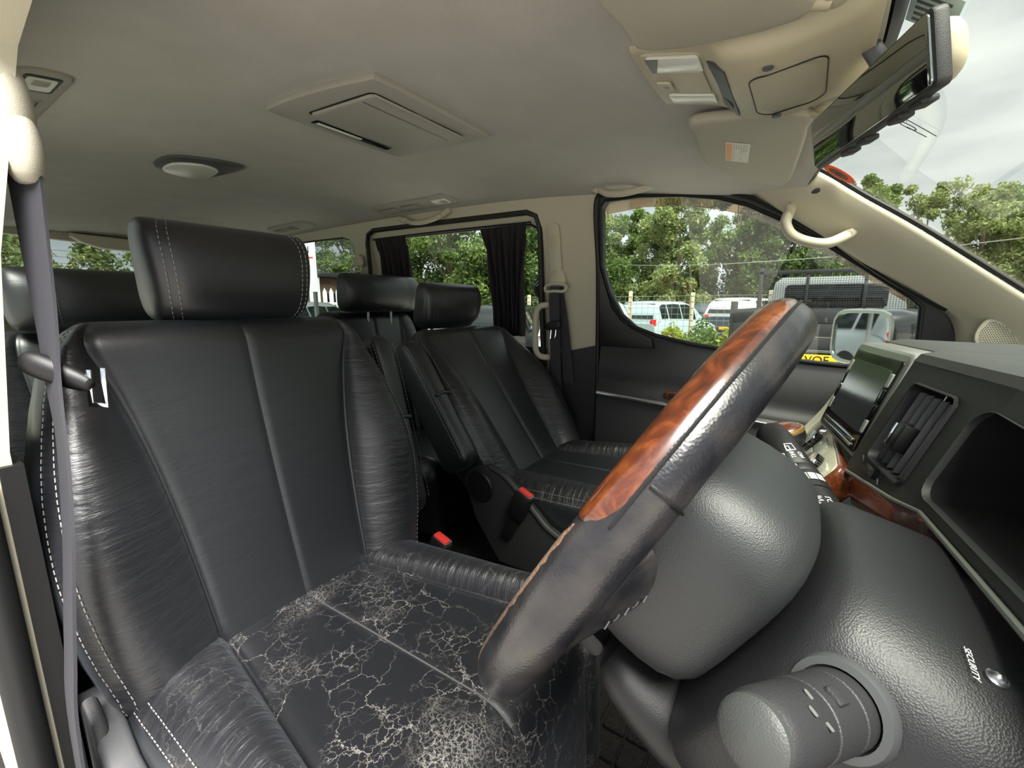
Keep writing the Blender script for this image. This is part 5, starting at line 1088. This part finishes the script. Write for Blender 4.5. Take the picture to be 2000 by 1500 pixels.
# parked cars
def car(loc, head, Lc, Wc, Hc, paint, label, style='hatch', roof=None, plate=True):
    o = thing('parked_car', (0,0,0), label, 'car'); hw = Wc/2; zb = Hc*0.62
    ST = {'hatch': dict(belt=[(0,0.58),(0.05,0.64),(0.3,0.63),(0.7,0.60),(0.76,0.585),(0.92,0.52),(1,0.40)], cab=[(0.01,0.0),(0.06,0.72),(0.13,0.96),(0.3,1.0),(0.5,0.97),(0.62,0.74),(0.76,0.0)]),
          'suv': dict(belt=[(0,0.60),(0.05,0.64),(0.3,0.63),(0.7,0.62),(0.76,0.61),(0.92,0.56),(1,0.44)], cab=[(0.005,0.0),(0.03,0.70),(0.08,0.98),(0.3,1.0),(0.52,0.96),(0.62,0.7),(0.74,0.0)])}[style]
    def rg(s, e=0.0):
        x = (s-0.5)*Lc; k = min(1, (s+0.03)/0.10, (1.04-s)/0.14); w = hw*(0.80+0.20*math.sqrt(max(0, k))); b = sm(ST['belt'], s)*Hc
        half = [(w*0.88,0.22),(w*0.985,0.34),(w,0.55*b+0.1),(w*0.985,b*0.88),(w*0.92,b),(w*0.55,b+0.015)]
        return [Vector((x,y,z)) for y, z in half]+[Vector((x,-y,z)) for y, z in half[::-1]]
    mk('body', loft([rg(s) for s in (0,0.015,0.04,0.1,0.2,0.3,0.4,0.5,0.6,0.7,0.76,0.82,0.88,0.94,0.98,1.0)]), paint, o, angle=50)
    def cab(s, sc_=1.0, dz=0.0):
        x = (s-0.5)*Lc; t = max(0, interp(ST['cab'], s)); b = sm(ST['belt'], s)*Hc; z = b+(Hc-b)*t; w0 = hw*0.93; w1 = hw*(0.93-0.21*t)
        half = [(w0*sc_, b-0.02),(w0+(w1-w0)*0.5, (b+z)/2),(w1*1.0, z-0.04*t),(w1*0.86, z+dz),(w1*0.4, z+0.02*t+dz)]
        return [Vector((x,y,zz)) for y, zz in half]+[Vector((x,-y,zz)) for y, zz in half[::-1]]
    cabs = [0.01,0.035,0.06,0.095,0.13,0.2,0.3,0.4,0.5,0.56,0.62,0.69,0.76]
    mk('cabin', loft([cab(s) for s in cabs]), roof or paint, o, angle=50)
    def sidepane(s0, s1, sgn):
        P = []
        for s, fr in ((s0,0.12),(s1,0.12),(s1,0.84),((s0+s1)/2,0.86),(s0,0.84)):
            t = max(0.02, interp(ST['cab'], s)); b = sm(ST['belt'], s)*Hc; z = b+(Hc-b)*t*fr; wv = hw*(0.93-0.21*t*fr)+0.012; P.append(Vector(((s-0.5)*Lc, sgn*wv, z)))
        return (P+[p-Vector((0,sgn*0.02,0)) for p in P], [(0,1,2,3,4),(5,6,7,8,9)]+[(i,(i+1)%5,(i+1)%5+5,i+5) for i in range(5)])
    for sgn in (-1, 1):
        for s0, s1 in ((0.09,0.18),(0.20,0.38),(0.40,0.60)): mk('side_window', sidepane(s0, s1, sgn), 'car_glass', o, smooth=False)
    def endpane(sa, sb, fa, fb, dx):
        P = []
        for s, f_ in ((sa,fa),(sb,fb)):
            t = interp(ST['cab'], s); b = sm(ST['belt'], s)*Hc; z = b+(Hc-b)*t; w_ = hw*(0.93-0.21*t)*f_; P += [Vector(((s-0.5)*Lc+dx, -w_, z+0.012)), Vector(((s-0.5)*Lc+dx, w_, z+0.012))]
        P = [P[0], P[1], P[3], P[2]]; return (P+[p+Vector((-dx,0,-0.02)) for p in P], [(0,1,2,3),(4,5,6,7)]+[(i,(i+1)%4,(i+1)%4+4,i+4) for i in range(4)])
    mk('rear_window', endpane(0.022 if style == 'hatch' else 0.012, 0.095 if style == 'hatch' else 0.06, 0.86, 0.84, -0.02), 'car_glass', o, smooth=False)
    mk('front_window', endpane(0.735, 0.60, 0.88, 0.84, 0.02), 'car_glass', o, smooth=False)
    for sx in (0.19, 0.82):
        for sgn in (-1, 1):
            c = Vector(((sx-0.5)*Lc, sgn*(hw-0.10), 0.31)); wl_ = mk('wheel', lathe([(0.20,-0.09),(0.30,-0.09),(0.315,-0.06),(0.315,0.09),(0.30,0.105),(0.20,0.108)], c, (0,sgn,0), 28), 'tyre', o)
            mk('wheel_rim', lathe([(0.20,0.100),(0.17,0.095),(0.06,0.085),(0.05,0.10),(0.0,0.10)], c, (0,sgn,0), 20), 'alloy', wl_)
    b = sm(ST['belt'], 0.02)*Hc
    for sgn in (-1, 1):
        mk('tail_light', xf(box((0,0,0),(0.14,0.17,0.30 if style == 'hatch' else 0.24),0.04), Matrix.Translation((-0.485*Lc+0.02, sgn*hw*0.80, b-0.06))), 'tail_red', o)
        mk('door_mirror', box((0.12*Lc, sgn*(hw+0.07), b+0.06),(0.10,0.16,0.12),0.03), paint, o)
        mk('headlight', box((0.475*Lc, sgn*hw*0.66, Hc*0.46),(0.10,0.32,0.14),0.04), 'lamp_lens', o)
    if plate: mk('number_plate', box((-0.502*Lc,0,0.62),(0.02,0.52,0.11),0.004), 'plate_yellow', o)
    mk('bumper', box((-0.485*Lc,0,0.38),(0.12,Wc*0.86,0.22),0.05), 'dark_plastic', o)
    o.location = (loc[0], loc[1], 0); o.rotation_euler = (0,0,R(head)); return o
car((-3.0,13.4), 74, 3.7, 1.70, 1.53, 'paint_pale_blue', 'pale silver blue hatchback with tall red tail lights parked behind the wire fence')
car((-5.0,24.6), 60, 4.1, 1.74, 1.50, 'paint_red', 'red hatchback parked beyond the pale hatchback')
car((-3.25,21.7), 95, 4.2, 1.78, 1.50, 'paint_grey', 'dark grey hatchback seen from behind with a yellow number plate')
car((-1.0,18.1), 75, 4.6, 1.88, 1.66, 'paint_grey', 'grey off-road car with a white roof parked behind the truck', 'suv', 'paint_white')
car((4.2,12.0), 70, 4.3, 1.78, 1.55, 'paint_red', 'red car parked beyond the front of the flatbed truck')
car((6.6,13.5), 75, 4.3, 1.78, 1.50, 'paint_silver', 'silver car parked beside the red car beyond the truck')
car((-3.4,8.2), 115, 4.3, 1.80, 1.50, 'paint_white', 'white hatchback with red tail lights parked behind the door pillar')
car((-5.6,8.6), 110, 4.3, 1.78, 1.42, 'paint_black', 'black car parked outside the sliding door window')
car((-8.1,4.4), 125, 4.3, 1.78, 1.48, 'paint_silver', 'silver car parked outside the rear quarter window')
# wire fence
wf = thing('wire_fence', (-3,11.2,0), 'wire mesh fence on pale wooden posts in front of the parked cars', 'fence')
fpx = [-6.6,-5.0,-3.35,-1.75,-0.05,1.6]
def fy(x): return 11.0+0.0*x
for i, x in enumerate(fpx): mk('fence_post', box((x,fy(x),0.85),(0.09,0.09,1.75+0.06*(i%3)),0.012), 'fence_wood', wf)
wires = [tube([(-7.5,fy(0)-0.05,z),(-3,fy(0)-0.05,z-0.02),(1.8,fy(0)-0.05,z)], 0.005, 5) for z in (0.45,0.6,0.75,0.9,1.05,1.2,1.36,1.52,1.66)]
wires += [tube([(-7.5+0.155*k,fy(0)-0.05,0.4),(-7.5+0.155*k,fy(0)-0.05,1.66)], 0.004, 5) for k in range(60)]
mk('fence_mesh', join(*wires), 'wire', wf, smooth=False, kind='stuff')
oc_ = thing('overhead_cable', (-6,17.4,0), 'thin overhead cable strung between poles in front of the trees', 'cable')
mk('cable', tube(spl([(-28,19.8,5.0),(-17,18.6,3.9),(-6.6,17.45,3.1),(-1.3,16.9,2.88),(6,16.1,3.2),(15,15.1,4.6)], 8), 0.013, 5), 'wire', oc_)
for x_, y_, h_ in ((-28,19.8,5.4),(15,15.1,5.0)): mk('cable_pole', lathe([(0.11,-0.1),(0.10,0.0),(0.075,h_),(0.0,h_+0.02)], (x_,y_,0), (0,0,1), 12), 'fence_wood', oc_)
# flatbed truck, tail towards the van
tk = thing('flatbed_truck', (0,0,0), 'dark grey flatbed truck with a mesh headboard and yellow rear number plate', 'truck')
mk('bed_floor', box((0,0,0.90),(2.05,2.6,0.06),0.01), 'truck_wood', tk)
for k in range(3): mk('tail_board', box((0,-1.32,1.005+0.145*k),(2.05,0.035,0.135),0.006), 'truck_grey', tk)
mk('tail_ledge', box((0,-1.36,0.925),(2.05,0.05,0.03),0.006), 'grey_plastic', tk)
for s in (-1, 1):
    mk('dropside', box((s*1.03,0,1.14),(0.035,2.62,0.46),0.006), 'truck_grey', tk)
    mk('dropside_post', box((s*1.03,-1.30,1.18),(0.07,0.06,0.56),0.008), 'truck_grey', tk)
    mk('headboard_post', box((s*1.0,1.30,1.46),(0.06,0.06,1.10),0.006), 'truck_grey', tk)
    mk('headboard_bar', box((s*0.36,1.30,1.62),(0.045,0.04,0.56),0.004), 'truck_grey', tk)
    mk('tail_lamp', box((s*0.84,-1.33,0.78),(0.30,0.06,0.11),0.01), 'tail_red', tk)
    for yy in (-0.7,):
        mk('wheel', lathe([(0.18,-0.12),(0.34,-0.12),(0.36,-0.09),(0.36,0.09),(0.34,0.12),(0.18,0.12)], (s*0.80,yy,0.36), (s,0,0), 28), 'tyre', tk)
    mk('wheel', lathe([(0.18,-0.1),(0.34,-0.1),(0.36,-0.08),(0.36,0.08),(0.34,0.1),(0.18,0.1)], (s*0.86,2.9,0.36), (s,0,0), 28), 'tyre', tk)
mk('headboard_rail', box((0,1.30,1.93),(2.08,0.06,0.06),0.006), 'truck_grey', tk); mk('headboard_foot', box((0,1.30,1.24),(2.08,0.07,0.24),0.006), 'truck_grey', tk)
hm = [tube([(-1.0+0.032*k,1.29,1.36),(-1.0+0.032*k,1.29,1.90)], 0.0025, 4) for k in range(63)]+[tube([(-1.0,1.29,1.37+0.032*k),(1.0,1.29,1.37+0.032*k)], 0.0025, 4) for k in range(17)]
mk('headboard_mesh', join(*hm), 'truck_grey', tk, smooth=False, kind='stuff')
mk('cab', loft([[Vector((x,y,z)) for x, z in ((-0.86,0.5),(-0.90,0.9),(-0.90,1.25),(-0.80,1.78),(-0.70,1.86),(0.70,1.86),(0.80,1.78),(0.90,1.25),(0.90,0.9),(0.86,0.5))] for y in (1.45,1.55,2.4,2.9)]), 'paint_white', tk, angle=30)
mk('cab_rear_window', prism(rr(1.30,0.36,0.06,4,0,1.56), 0, 0.03, lambda a,b,d: (a,1.46-d,b), 0.004), 'car_glass', tk)
mk('cab_nose', box((0,3.2,0.85),(1.75,0.9,0.7),0.12), 'paint_white', tk)
mk('chassis', box((0,0.6,0.72),(0.9,4.2,0.22),0.02), 'dark_plastic', tk); mk('under_rail', box((0,-1.30,0.72),(1.9,0.08,0.20),0.01), 'truck_wood', tk)
pl_ = mk('number_plate', box((-0.25,-1.385,0.835),(0.52,0.02,0.115),0.004), 'plate_yellow', tk, label='yellow number plate')
mk('plate_lettering', text_vf('P1 VOE', 0.115, frame((-0.25,-1.397,0.835), Vector((1,0,0)), Vector((0,0,1)), Vector((0,-1,0))), 0.001), 'print_black', pl_, smooth=False)
tk.location = (1.02,6.25,0)
# banner, shed and picket fence beyond the rear quarter window
bn = thing('banner_board', (-5.4,3.35,0), 'white board with a red top and blue lettering on posts behind the van', 'sign')
bu = Vector((0.60,0.80,0)); bv = Vector((0.80,-0.60,0)); bo = Vector((-5.70,3.15,0))
def bf(a, b, d): return bo+bu*a+Vector((0,0,b))+bv*d
mk('board', prism([(-0.5,1.62),(0.10,1.62),(0.10,2.52),(-0.5,2.52)], 0, 0.03, lambda a,b,d: bf(a,b,d), 0.004), 'banner_white', bn)
mk('red_header', prism([(-0.46,2.36),(-0.02,2.36),(0.03,2.50),(-0.46,2.50)], 0.03, 0.034, lambda a,b,d: bf(a,b,d)), 'banner_red', bn, smooth=False)
mk('board_lettering', text_vf('IN', 0.15, frame(bf(-0.06,2.24,0.035), bu, Vector((0,0,1)), bv), 0.001), 'banner_navy', bn, smooth=False)
mk('red_line', prism([(-0.3,2.12),(0.06,2.12),(0.06,2.14),(-0.3,2.14)], 0.03, 0.034, lambda a,b,d: bf(a,b,d)), 'banner_red', bn, smooth=False)
for a in (-0.45,0.05): mk('board_post', box(bf(a,1.2,-0.03),(0.05,0.05,2.4),0.005), 'steel', bn)
pf = thing('picket_fence', (-10.9,6.4,0), 'white picket fence with pointed pales beyond the parked silver car', 'fence')
pd = Vector((0.55,0.835,0)).normalized(); pp0 = Vector((-11.6,5.4,0))
pk0 = None
for k in range(17):
    p = pp0+pd*(0.17*k)
    prs = prism([(-0.055,0.3),(0.055,0.3),(0.055,1.78),(0,1.90),(-0.055,1.78)], 0, 0.03, lambda a,b,d: p+pd*a+Vector((0,0,b))+Vector((pd.y,-pd.x,0))*d)
    mk('picket', prs, 'picket_white', pf, smooth=False)
for z in (0.7,1.45): mk('fence_rail', tube([pp0-pd*0.1+Vector((0,0,z)), pp0+pd*2.9+Vector((0,0,z))], 0.04, 6), 'picket_white', pf)
for a in (0,2.8): mk('fence_post', box(pp0+pd*a+Vector((-0.05,0.03,0.9)),(0.1,0.1,1.8),0.01), 'picket_white', pf)
sh = thing('shed', (-13.6,8.6,0), 'small brown shed with a flat dark roof behind the picket fence', 'shed')
mk('shed_wall', box((-13.6,8.6,1.15),(2.2,2.0,2.3),0.02), 'shed_brown', sh); mk('shed_roof', box((-13.6,8.6,2.38),(2.6,2.4,0.14),0.02), 'dark_plastic', sh)
mk('shed_window', box((-12.52,8.2,1.5),(0.08,0.7,0.6),0.01), 'car_glass', sh); mk('shed_post', box((-12.4,7.5,1.15),(0.12,0.12,2.3),0.01), 'picket_white', sh)
# small black cover hanging at the front edge of the sliding door window, outside the glass
bc = thing('black_cover', (-0.260,0.86,1.5), 'small black padded cover with a white marking hanging outside the sliding door window', 'cover')
mk('cover_body', loft([[Vector((-0.250+w_*math.cos(2*math.pi*k/18), 0.868+0.022*math.sin(2*math.pi*k/18), z)) for k in range(18)] for z, w_ in ((1.445,0.012),(1.455,0.035),(1.48,0.048),(1.51,0.046),(1.535,0.030),(1.56,0.014),(1.565,0.006))]), 'curtain_cloth', bc, sub=1)
mk('cover_cord', tube([(-0.250,0.868,1.56),(-0.245,0.845,1.66),(-0.24,0.80,1.76)], 0.003, 6), 'black_plastic', bc)
mk('cover_mark', join(tube([(-0.280,0.847,1.505),(-0.260,0.844,1.522),(-0.230,0.845,1.53)], 0.0012, 5), tube([(-0.270,0.845,1.50),(-0.250,0.843,1.515)], 0.0012, 5)), 'white_print', bc, smooth=False)
